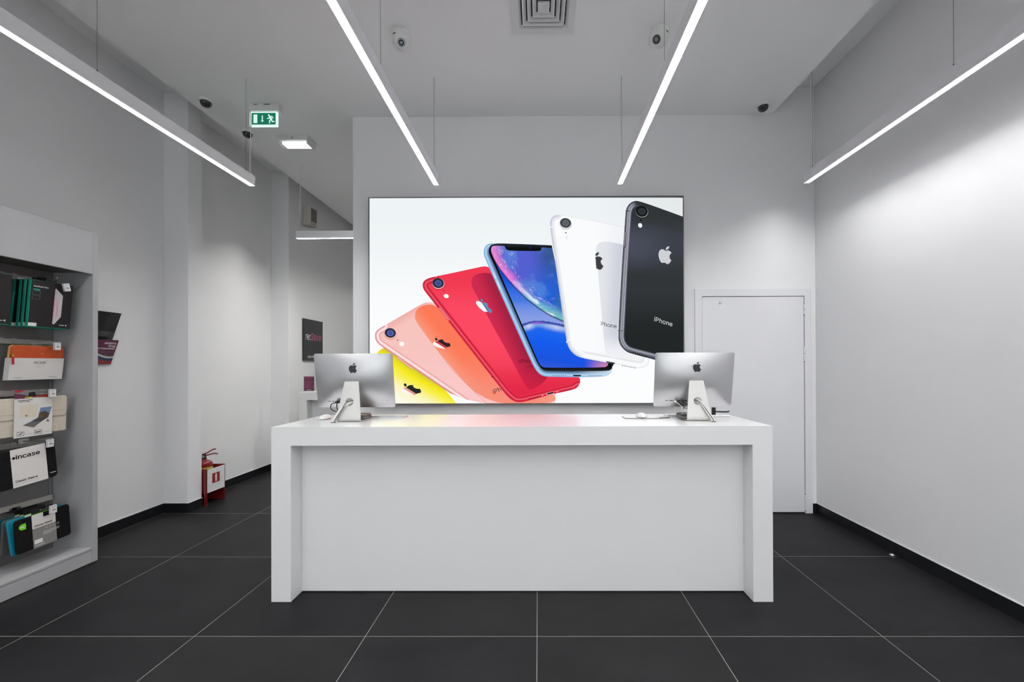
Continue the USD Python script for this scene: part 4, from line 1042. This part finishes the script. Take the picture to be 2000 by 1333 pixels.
# ------------------------------------------------------------ leaflets in acrylic pockets beside the rack
bh = thing('leaflet_rack', 'clear acrylic two-tier leaflet rack on the left wall behind the grey display rack', 'leaflet rack', (XL, 3.4, 1.6))
BY0, BY1 = 3.28, 3.492
obj('back_plate', cb(XL, XL + .003, BY0 - .01, BY1 + .01, 1.44, 1.84, .0005), 'clear_plastic', bh)
def lean(xb, zb, h_, off=0.0, d=.001, mrg=0.0, ex=0.0):
    """plate leaning out from the wall, hinge line at (xb, zb), up along its slope"""
    uz = np.array([.085, 0, .245]); uz /= np.linalg.norm(uz); nn = np.array([uz[2], 0, -uz[0]])
    return frame_map(cb(BY0 - mrg, BY1 + mrg, 0, h_ + ex, 0, d, 0), np.array([xb, 0, zb]) + nn * off, (0, 1, 0), uz, nn)
for zb in (1.60, 1.435):
    obj('pocket', lean(XL + .008, zb - .004, .125, .0085, .002, .008), 'clear_plastic', bh)
    obj('pocket_floor', cb(XL + .003, XL + .022, BY0 - .008, BY1 + .008, zb - .008, zb - .005, 0), 'clear_plastic', bh)
tb = thing('leaflet', 'glossy black leaflet in the upper clear pocket beside the rack', 'leaflet', (XL, 3.4, 1.6))
obj('sheet', lean(XL + .008, 1.603, .282, .003, .0012), 'leaflet_black', tb)
tp = thing('leaflet', 'purple leaflet with white Cyrillic lettering and a flag in the lower clear pocket', 'leaflet', (XL, 3.4, 1.44))
obj('sheet', lean(XL + .008, 1.438, .215, .003, .0012), 'leaflet_plum', tp)
uz = np.array([.085, 0, .245]); uz /= np.linalg.norm(uz); nn = np.array([uz[2], 0, -uz[0]])
def on_leaf(y, z, off=.0045): return np.array([XL + .008, y, 1.438]) + uz * z + nn * off
for tx, hh, yy, zz in (('ЗАЩИТА', .016, BY1 - .012, .178), ('ПРАВ', .016, BY1 - .012, .152), ('ПОТРЕБИТЕЛЕЙ', .0125, BY1 - .012, .132)):
    obj('lettering', text(tx, hh, on_leaf(yy, zz), (0, 1, 0), uz, nn, True, .0004, 'r'), 'letter_white', tp)
wv = np.linspace(0, 1, 12)
def wave(z0, z1, m_, nm):
    up_ = [(BY0 + (BY1 - BY0) * a, z1 + .018 * math.sin(a * 4.2 + 1.2)) for a in wv]; dn = [(BY0 + (BY1 - BY0) * a, z0 + .018 * math.sin(a * 4.2 + 1.2)) for a in wv]
    obj(nm, extr(Polygon(up_ + dn[::-1]).intersection(sbox(BY0, 0, BY1, .3)), .0003, on_leaf(0, 0), (0, 1, 0), uz, nn), m_, tp)
wave(.072, .088, 'letter_white', 'flag_stripe'); wave(.048, .072, 'leaflet_blue', 'flag_stripe'); wave(.012, .048, 'leaflet_red', 'flag_stripe')

# ------------------------------------------------------------ display rack with hanging goods
RF, RB = -3.225, -3.513
RY0, RY1, RZ = 1.75, 3.015, 2.393
rk = thing('display_rack', 'tall light grey wall display rack with hooks and hanging laptop sleeves', 'rack', (-3.4, 2.4, 0))
obj('side_panel', cb(XL + .002, RF, RY1 - .036, RY1, .004, RZ, .0015), 'shelf_grey', rk)
obj('side_panel', cb(XL + .002, RF, RY0, RY0 + .036, .004, RZ, .0015), 'shelf_grey', rk)
obj('back_panel', cb(XL + .002, RB, RY0 + .036, RY1 - .036, .1, RZ, 0), 'shelf_shaded', rk)
obj('header', cb(RF - .02, RF - .0005, RY0 + .037, RY1 - .037, 2.088, RZ - .001, .001), 'shelf_grey', rk)
obj('top_panel', cb(RB, RF - .02, RY0 + .037, RY1 - .037, 2.10, 2.118, 0), 'shelf_shaded', rk)
obj('plinth', cb(RB, RF - .003, RY0 + .037, RY1 - .037, .004, .094, .001), 'shelf_grey', rk)
obj('base_shelf', cb(RB, RF - .001, RY0 + .037, RY1 - .037, .096, .114, .002), 'shelf_grey', rk)
for y in (2.952, 1.80):
    obj('upright', cb(RB, RB + .006, y, y + .008, .114, 2.10, 0), 'hook_metal', rk)
bars = {}
zr = {k: on_x(x, y, RB + .02)[2] for k, (x, y) in {1: (107, 666), 2: (107, 760), 3: (106, 854), 4: (104.5, 966)}.items()}
zr[0] = zr[1] + .432
for k in range(5):
    z = zr[k]
    bars[k] = obj('crossbar', join(cb(RB, RB + .022, RY0 + .04, RY1 - .055, z - .036, z, .002)), 'bar_grey', rk)
    for px in (27.5, 1.5):
        yb = on_x(px, 700, RB + .022)[1]
        obj('bracket', cb(RB + .022, RB + .026, yb - .014, yb + .014, z - .033, z + .004, .001), 'bar_grey', bars[k])


def hook(row, Y, xe, z, n_loop=True):
    """wire hook out from a crossbar, its end turned up"""
    b = bars[row]
    obj('hook', join(tube([(RB + .02, Y, z), (RB + .06, Y, z), (xe - .02, Y, z), (xe, Y, z + .002), (xe + .010, Y, z + .012), (xe + .012, Y, z + .020)], .0026, 7), cb(RB + .022, RB + .026, Y - .03, Y + .03, z - .016, z + .016, .001)), 'hook_metal', b, smooth=40)


def price_tag(label, Y, X, z, tilt=0.0):
    t = thing('price_tag', label, 'price tag', (X, Y, z), group='price tags on the rack hooks')
    def P(m):
        m.apply_transform(trimesh.transformations.rotation_matrix(math.radians(tilt), [1, 0, 0])); return m
    obj('holder', P(cb(.0, .013, -.019, .019, -.05, .004, .0012)), 'tag_white', t, local=True)
    obj('slip', P(cb(.013, .0136, -.016, .016, -.046, -.008, 0)), 'paper_white', t, local=True)
    obj('print', P(join(cb(.0136, .0139, -.010, .010, -.030, -.024, 0), cb(.0136, .0139, -.011, .004, -.014, -.0115, 0))), 'ink_grey', t, local=True)


def slab(y0, y1, z0, z1, x, th, r, lean_=0.0, twist=0.0, roll=0.0):
    """rounded upright slab facing +x: front face at x (top), thickness th"""
    pl = rrect(y1 - y0, z1 - z0, r, 6)
    a = trimesh.creation.extrude_polygon(pl, th * .5, engine='earcut'); e = min(th * .25, r * .6)
    m = None
    pts = []
    for rr, zz in ((e, 0), (0, e), (0, th - e), (e, th)):
        q = np.array(pl.buffer(-rr).exterior.coords)[:-1]; pts.append(np.column_stack([q, np.full(len(q), zz)]))
    m = trimesh.convex.convex_hull(np.vstack(pts))
    return place(m, y0, y1, z0, z1, x, th, lean_, twist, roll)


def place(m, y0, y1, z0, z1, x, th, lean_=0.0, twist=0.0, roll=0.0):
    """m in (y, z, depth) about the centre of the face, depth 0 at the back, th in front"""
    m = m.copy(); p = m.vertices.copy()
    h = (z1 - z0) / 2
    dx = p[:, 2] - th - lean_ * (h - p[:, 1]) / (2 * h) + twist * p[:, 0]
    m.vertices = np.column_stack([x + dx, (y0 + y1) / 2 + p[:, 0], (z0 + z1) / 2 + p[:, 1] + roll * p[:, 0]])
    if m.volume < 0: m.invert()
    return m


def flat(poly, y0, y1, z0, z1, x, th, lean_=0.0, twist=0.0, roll=0.0, lift=.0004, d=.0005):
    m = join(*[trimesh.creation.extrude_polygon(g, d, engine='earcut') for g in getattr(poly, 'geoms', [poly])])
    m.vertices[:, 2] += th + lift
    return place(m, y0, y1, z0, z1, x, th, lean_, twist, roll)


def word(t_, hgt, cy, cz, y0, y1, z0, z1, x, th, lean_=0.0, twist=0.0, roll=0.0, lift=.0006, bold=False, anchor='c', sx=1.0):
    m = meshkit.text_mesh(t_, hgt, 1.0, bold); m.vertices[:, 2] = np.where(m.vertices[:, 2] > .5, .0004, 0) + th + lift
    w = m.bounds[1][0]; m.vertices[:, 0] = (m.vertices[:, 0] - {'c': w / 2, 'l': 0, 'r': w}[anchor]) * sx + cy; m.vertices[:, 1] += cz
    return place(m, y0, y1, z0, z1, x, th, lean_, twist, roll)


# top row: black tablet case boxes with green sides
def case_box(label, y0, y1, z0, z1, x, lean_, front=True):
    t = thing('tablet_case_box', label, 'box', (x - .01, (y0 + y1) / 2, z0), group='boxed tablet cases on the top hooks')
    a = dict(y0=y0, y1=y1, z0=z0, z1=z1, x=x, th=.019, lean_=lean_)
    w, h = y1 - y0, z1 - z0
    obj('box', slab(y0, y1, z0, z1, x, .019, .003, lean_), 'box_green', t)
    obj('front_sleeve', flat(sbox(-w / 2 + .0015, -h / 2 + .005, w / 2 - .0015, h / 2 - .0015), **a), 'box_black', t)
    obj('hang_tab', flat(sbox(-.03, h / 2 - .002, .03, h / 2 + .03).difference(sbox(-.012, h / 2 + .012, .012, h / 2 + .02)), lift=-.012, d=.001, **a), 'plastic_black', t)
    if front:
        obj('picture', flat(Polygon([(.018, .118), (.062, .074), (.060, -.072), (.022, -.128), (.012, -.120)]), lift=.001, **a), 'ink_light', t)
        obj('picture', flat(Polygon([(.014, .112), (.022, .110), (.020, -.118), (.012, -.118)]), lift=.0016, **a), 'pale_pink', t)
        obj('picture', flat(Polygon([(.026, .06), (.040, .02), (.042, -.05), (.028, -.10)]), lift=.0016, **a), 'pale_pink', t)
        obj('lettering', word('MacBook Case', .0085, -w / 2 + .014, h / 2 - .046, anchor='l', bold=True, lift=.001, **a), 'letter_white', t)
        obj('green_bar', flat(sbox(-w / 2 + .013, h / 2 - .068, -w / 2 + .052, h / 2 - .059), lift=.001, **a), 'box_green', t)
        for (p, q_) in ((h / 2 - .098, h / 2 - .074), (h / 2 - .126, h / 2 - .103)):
            obj('icon_frame', flat(sbox(-w / 2 + .012, p, -w / 2 + .054, q_).difference(sbox(-w / 2 + .0135, p + .0015, -w / 2 + .0525, q_ - .0015)), lift=.001, **a), 'ink_grey', t)
    obj('logo', flat(shapely.union_all([sbox(w / 2 - .068, -h / 2 + .024, w / 2 - .038, -h / 2 + .028), Polygon([(w / 2 - .034, -h / 2 + .026), (w / 2 - .024, -h / 2 + .033), (w / 2 - .024, -h / 2 + .019)])]), lift=.001, **a), 'letter_white', t)
    obj('barcode_label', flat(sbox(-w / 2 + .001, -h / 2 + .006, -w / 2 + .046, -h / 2 + .028), lift=.0014, **a), 'paper_white', t)


names_ = ('black tablet case box with a pink and white tablet picture, frontmost on its hook', 'second boxed tablet case behind the picture box, only its green side showing', 'third boxed tablet case on the right top hook, its narrow green side showing', 'rearmost boxed tablet case on the right top hook, tilted, its green side showing')
for k, lbl in enumerate(names_):
    o = .036 * k
    case_box(lbl, 2.664, 2.906, 1.680, 1.990, -3.285 - .0305 * k - (.008 if k == 3 else 0), .026 + (.008 if k == 3 else 0), k == 0)
case_box('black tablet case box cut by the left picture edge on the neighbouring top hook', 2.325, 2.567, 1.680, 1.992, -3.285, .016, False)
hook(0, 2.785, -3.27, 2.006); hook(0, 2.446, -3.27, 2.008)
price_tag('white price tag above the black box with the tablet picture', 2.832, -3.262, 1.988, 14)

# second row: orange leather sleeve with a white paper wrap
a = dict(y0=2.646, y1=2.942, z0=1.334, z1=1.557, x=-3.385, th=.030, lean_=.026)
w, h = a['y1'] - a['y0'], a['z1'] - a['z0']
ls = thing('laptop_sleeve', 'orange leather laptop sleeve half covered by a white paper wrap', 'laptop sleeve', (-3.40, 2.81, 1.312))
obj('body', slab(a['y0'], a['y1'], a['z0'], a['z1'], a['x'], .013, .02, .026), 'leather_orange', ls)
obj('back_half', slab(a['y0'] - .002, a['y1'] - .004, a['z0'], a['z1'] + .006, a['x'] - .0145, .013, .02, .026), 'leather_tan', ls)
sp_ = [(a['x'] - .0138 - .010, a['y0'] + .001, a['z0'] + h * .55), (a['x'] - .0138, a['y0'] + .002, a['z1'] - .026), (a['x'] - .0138, a['y0'] + .018, a['z1'] - .003), (a['x'] - .0138, a['y0'] + .05, a['z1'] + .001), (a['x'] - .0138, a['y1'] - .02, a['z1'] + .001)]
obj('zipper', tube(sp_, .0022, 6), 'brass', ls, smooth=40)
zp = obj('zipper_slider', cb(a['x'] - .012, a['x'] + .002, a['y0'] - .004, a['y0'] + .010, 1.484, 1.500, .001), 'brass', ls)
obj('zipper_pull', slab(a['y0'] - .004, a['y0'] + .008, 1.434, 1.484, a['x'] + .004, .004, .003), 'red_pull', ls)
pw = dict(y0=a['y0'] - .004, y1=a['y1'] + .002, z0=a['z0'] - .002, z1=a['z0'] + h * .64)
wm = place(trimesh.creation.box((pw['y1'] - pw['y0'], pw['z1'] - pw['z0'], .034), transform=trimesh.transformations.translation_matrix((0, 0, .017))), pw['y0'], pw['y1'], pw['z0'], pw['z1'], a['x'] - .008, .034, .017)
obj('paper_wrap', wm, 'paper_white', ls, label='white paper wrap')
b = dict(y0=pw['y0'], y1=pw['y1'], z0=pw['z0'], z1=pw['z1'], x=a['x'] - .008, th=.034, lean_=.017)
obj('lettering', word('MODE.', .0145, .012, .036, sx=1.15, **b), 'ink_grey', ls)
for zz, ww in ((.018, .05), (.009, .028)): obj('text_line', flat(sbox(.012 - ww / 2, zz, .012 + ww / 2, zz + .0022), **b), 'ink_light', ls)
for yy, ww in ((-.12, .036), (.068, .05)): obj('text_line', flat(sbox(yy, -.058, yy + ww, -.056), **b), 'ink_grey', ls)
obj('embossed_logo', flat(sbox(.01, .062, .024, .066), **dict(a, th=.013)), 'leather_tan', ls)
hook(1, 2.86, -3.362, 1.574); price_tag('white price tag on the hook above the orange leather sleeve', 2.862, -3.355, 1.584)

# third row: cream envelope sleeve in a clear bag
a = dict(y0=2.49, y1=2.925, z0=.966, z1=1.217, x=-3.335, th=.016, lean_=.006)
w, h = a['y1'] - a['y0'], a['z1'] - a['z0']
es = thing('laptop_sleeve', 'cream envelope laptop sleeve in a clear bag with a white picture card', 'laptop sleeve', (-3.34, 2.72, .985))
obj('body', slab(a['y0'], a['y1'] - .012, a['z0'] + .006, a['z1'], a['x'], .016, .014, .006), 'cream_cloth', es)
flp = roundpoly([(-w / 2, h / 2 + .0), (w / 2 - .014, h / 2), (w / 2 - .014, -.012), (w / 2 - .03, -.012), (-w / 2, -.012)], .008)
obj('flap', flat(flp.intersection(sbox(-w / 2 + .002, -1, w / 2 - .016, h / 2 - .008)), lift=.0, d=.002, **a), 'cream_cloth', es)
obj('flap_seam', flat(LineString([(-w / 2 + .002, -.012), (w / 2 - .030, -.012), (w / 2 - .020, -.006), (w / 2 - .0165, .01)]).buffer(.0022), lift=.0021, d=.0006, **a), 'cream_seam', es)
obj('flap_seam', flat(LineString([(-w / 2 + .002, .02), (w / 2 - .017, .026)]).buffer(.0008), lift=.0021, d=.0005, **a), 'cream_seam', es)
obj('clear_bag', slab(a['y0'] - .005, a['y1'] + .004, a['z0'] - .002, a['z1'] + .004, a['x'] + .006, .028, .016, .006), 'clear_film', es)
cdy0 = on_x(27, 800, -3.33)[1] - (a['y0'] + a['y1']) / 2; cdy1 = on_x(102, 800, -3.33)[1] - (a['y0'] + a['y1']) / 2
g_ = dict(a, x=a['x'] + .0085)
obj('picture_card', flat(sbox(cdy0, -h / 2 - .004, cdy1, h / 2 - .004), lift=0, **g_), 'paper_white', es, label='white picture card')
obj('card_header', flat(sbox(cdy0, h / 2 - .004, cdy1, h / 2 + .054), lift=0, **g_), 'clear_plastic', es)
def hdr(f, m_): obj('header_print', flat(f, lift=.0005, **g_), m_, es)
hdr(Polygon([(cdy0, h / 2 + .03), (cdy0, h / 2 - .004), (cdy0 + .08, h / 2 - .004), (cdy0 + .05, h / 2 + .02)]), 'leaflet_plum')
hdr(Polygon([(cdy0, h / 2 + .052), (cdy0 + .06, h / 2 + .05), (cdy0 + .02, h / 2 + .036), (cdy0, h / 2 + .04)]), 'red_pull')
hdr(Polygon([(cdy0 + .07, h / 2 + .006), (cdy0 + .115, h / 2 + .004), (cdy0 + .105, h / 2 + .038), (cdy0 + .075, h / 2 + .034)]), 'box_black')
hdr(Polygon([(cdy0 + .08, h / 2 + .004), (cdy1 - .01, h / 2 - .003), (cdy1, h / 2 + .01), (cdy1 - .04, h / 2 + .016)]), 'leaflet_red')
hdr(sbox(cdy0 + .052, h / 2 - .002, cdy0 + .092, h / 2 + .006), 'sticker_yellow')
def card(f, m_, nm='card_print'): obj(nm, flat(f, lift=.0006, **g_), m_, es)
cw_ = cdy1 - cdy0
def cu(u, v): return (cdy0 + cw_ * u, -h / 2 - .004 + (h) * v)
for v, a0, a1 in ((.95, .08, .46), (.915, .1, .38)): card(Polygon([cu(a0, v), cu(a1, v), cu(a1, v + .012), cu(a0, v + .012)]), 'ink_black')
card(Polygon([cu(.14, .82), cu(.62, .85), cu(.56, .50), cu(.12, .52)]), 'cream_cloth')
card(Polygon([cu(.28, .57), cu(.33, .57), cu(.33, .53), cu(.28, .53)]), 'leather_orange')
card(Polygon([cu(.67, .73), cu(.98, .74), cu(.88, .44), cu(.60, .46)]), 'photo_sky')
card(Polygon([cu(.64, .60), cu(.78, .64), cu(.92, .56), cu(.885, .46), cu(.61, .475)]), 'photo_hill')
card(Polygon([cu(.61, .475), cu(.885, .46), cu(.70, .36), cu(.43, .39)]), 'photo_dark')
card(Polygon([cu(.43, .39), cu(.70, .36), cu(.50, .23), cu(.22, .31)]), 'ink_grey')
card(Polygon([cu(.22, .305), cu(.50, .225), cu(.9, .39), cu(.92, .375), cu(.5, .20), cu(.2, .29)]), 'cream_cloth')
card(Polygon([cu(.82, .34), cu(.92, .345), cu(.87, .41)]), 'ink_black')
for c0, c1 in ((.08, .26), (.52, .72)):
    card(Polygon([cu(c0, .04), cu(c1, .04), cu(c1, .15), cu(c0, .15)]).difference(Polygon([cu(c0 + .008, .05), cu(c1 - .008, .05), cu(c1 - .008, .14), cu(c0 + .008, .14)])), 'ink_grey')
card(Polygon([cu(.11, .07), cu(.16, .07), cu(.23, .13), cu(.21, .13), cu(.15, .09)]), 'ink_black'); card(Polygon([cu(.55, .08), cu(.69, .085), cu(.69, .105), cu(.55, .10)]), 'ink_black')
for u0 in (.30, .76): card(Polygon([cu(u0, .07), cu(u0 + .18, .075), cu(u0 + .18, .085), cu(u0, .08)]), 'ink_light')
hook(2, 2.845, -3.318, 1.243); price_tag('white price tag on the hook in front of the cream envelope sleeve', 2.80, -3.315, 1.262)

# fourth row: black sleeve with white band
a = dict(y0=2.505, y1=2.842, z0=.655, z1=.893, x=-3.345, th=.018, lean_=-.024, twist=.04, roll=.085)
w, h = a['y1'] - a['y0'], a['z1'] - a['z0']
bs = thing('laptop_sleeve', 'black laptop sleeve with a wide white paper band, third from the bottom shelf', 'laptop sleeve', (-3.35, 2.73, .628))
bs_p = UsdGeom.Xform.Get(stage, bs).GetPrim(); bs_p.SetCustomDataByKey('label', 'black laptop sleeve with a wide plain white paper band, hanging below the cream sleeve')
obj('body', slab(a['y0'], a['y1'], a['z0'], a['z1'], a['x'], .018, .022, -.024, .04, .085), 'neoprene_black', bs)
by0, by1 = on_x(21, 900, -3.34)[1] - (a['y0'] + a['y1']) / 2, on_x(87.5, 900, -3.34)[1] - (a['y0'] + a['y1']) / 2
obj('paper_band', flat(sbox(by0, -h / 2 - .001, by1, h / 2 + .001), lift=.0002, d=.0016, **a), 'band_white', bs, label='white paper band')
obj('lettering', word('incase', .026, by0 + .022, h / 2 - .062, bold=True, anchor='l', lift=.002, sx=1.15, **a), 'ink_black', bs)
obj('logo', flat(Point(by0 + .014, h / 2 - .053).buffer(.008), lift=.002, **a), 'ink_black', bs)
obj('lettering', word('Classic Sleeve', .012, by0 + .012, -h / 2 + .03, bold=True, anchor='l', lift=.002, **a), 'ink_black', bs)
obj('text_line', flat(sbox(by0 + .012, -h / 2 + .016, by0 + .13, -h / 2 + .019), lift=.002, **a), 'ink_light', bs)
obj('woven_label', flat(sbox(w / 2 - .045, -h / 2 + .030, w / 2 - .012, -h / 2 + .035), lift=.001, **a), 'ink_light', bs)
obj('hanger', flat(sbox(.0, h / 2 - .004, .16, h / 2 + .03).difference(sbox(.10, h / 2 + .006, .128, h / 2 + .018)), lift=-.010, d=.0012, **a), 'clear_plastic', bs)
hook(3, 2.787, -3.318, .915); price_tag('white price tag at the top right corner of the black sleeve with the white band', 2.785, -3.312, .925)

# bottom row: four sleeves on two hooks
def soft_sleeve(label, x, y0, y1, z0, z1, m_, lean_, banded, roll=.045):
    t = thing('laptop_sleeve', label, 'laptop sleeve', (x, (y0 + y1) / 2, z0), group='laptop sleeves on the lowest hooks')
    a = dict(y0=y0, y1=y1, z0=z0, z1=z1, x=x, th=.014, lean_=lean_, roll=roll)
    w, h = y1 - y0, z1 - z0
    obj('body', slab(y0, y1, z0, z1, x, .014, .018, lean_, 0, roll), m_, t)
    obj('hanger', flat(sbox(-.06, h / 2 - .004, .06, h / 2 + .034).difference(sbox(-.014, h / 2 + .014, .014, h / 2 + .022)), lift=-.008, d=.0012, **a), 'plastic_black', t)
    obj('hanger_edge', flat(sbox(-.06, h / 2 - .002, .06, h / 2 + .003), lift=-.0065, d=.0008, **a), 'sticker_green', t)
    b0, b1 = 2.678 - (y0 + y1) / 2, 2.808 - (y0 + y1) / 2
    up = obj('paper_band', flat(sbox(b0, h / 2 - .088, b1, h / 2 + .001), lift=.0002, d=.0016, **a), 'band_white', t, label='white upper half of the paper band')
    obj('paper_band', flat(sbox(b0, -h / 2 - .001, b1, h / 2 - .088), lift=.0002, d=.0016, **a), 'band_grey', t, label='grey lower half of the paper band')
    if banded:
        obj('hang_slot', flat(sbox(b0 + .062, h / 2 - .028, b0 + .105, h / 2 + .002), lift=.002, **a), 'ink_black', t)
        obj('lettering', word('Slimmy Sleeve', .0105, b0 + .010, h / 2 - .078, bold=True, anchor='l', lift=.002, **a), 'ink_black', t)
        for i in range(4):
            c = (b0 + .075 + .022 * i, h / 2 - .103); obj('icon', flat(Point(*c).buffer(.007).difference(Point(*c).buffer(.0055)), lift=.002, **a), 'ink_light', t)
        for zz, ww in ((.128, .095), (.137, .09), (.146, .05)): obj('text_line', flat(sbox(b0 + .055, h / 2 - zz, b0 + .055 + ww, h / 2 - zz + .003), lift=.002, **a), 'ink_light', t)
        obj('barcode_label', flat(sbox(b0 + .006, -h / 2 + .026, b0 + .05, -h / 2 + .052), lift=.002, **a), 'paper_white', t)
        obj('text_line', flat(sbox(b0 + .008, -h / 2 + .012, b0 + .06, -h / 2 + .016), lift=.002, **a), 'ink_light', t)
        st_ = shapely.union_all([Point(-w / 2 + .037, h / 2 - .05).buffer(.019), sbox(-w / 2 + .037, h / 2 - .069, -w / 2 + .054, h / 2 - .031)])
        sk = obj('sticker', flat(st_, lift=.0004, **a), 'sticker_green', t, label='green sticker')
        obj('sticker_print', flat(sbox(-w / 2 + .026, h / 2 - .054, -w / 2 + .046, h / 2 - .046), lift=.001, **a), 'letter_white', sk)


soft_sleeve('black laptop sleeve with a round green sticker and white and grey band, bottom row front', -3.30, 2.592, 2.896, .236, .450, 'neoprene_black', -.016, True)
soft_sleeve('bright teal laptop sleeve right behind the black one with the green sticker', -3.345, 2.588, 2.894, .226, .450, 'neoprene_teal', -.036, False)
soft_sleeve('grey laptop sleeve behind the bright teal one in the bottom row', -3.374, 2.592, 2.892, .226, .450, 'neoprene_grey', .010, False)
soft_sleeve('dark teal laptop sleeve, rearmost in the bottom row', -3.408, 2.594, 2.89, .226, .450, 'neoprene_dark_teal', .014, False)
hook(4, 2.742, -3.285, .468)
price_tag('white price tag on the lowest hook over the black sleeve with the green sticker', 2.775, -3.279, .482)
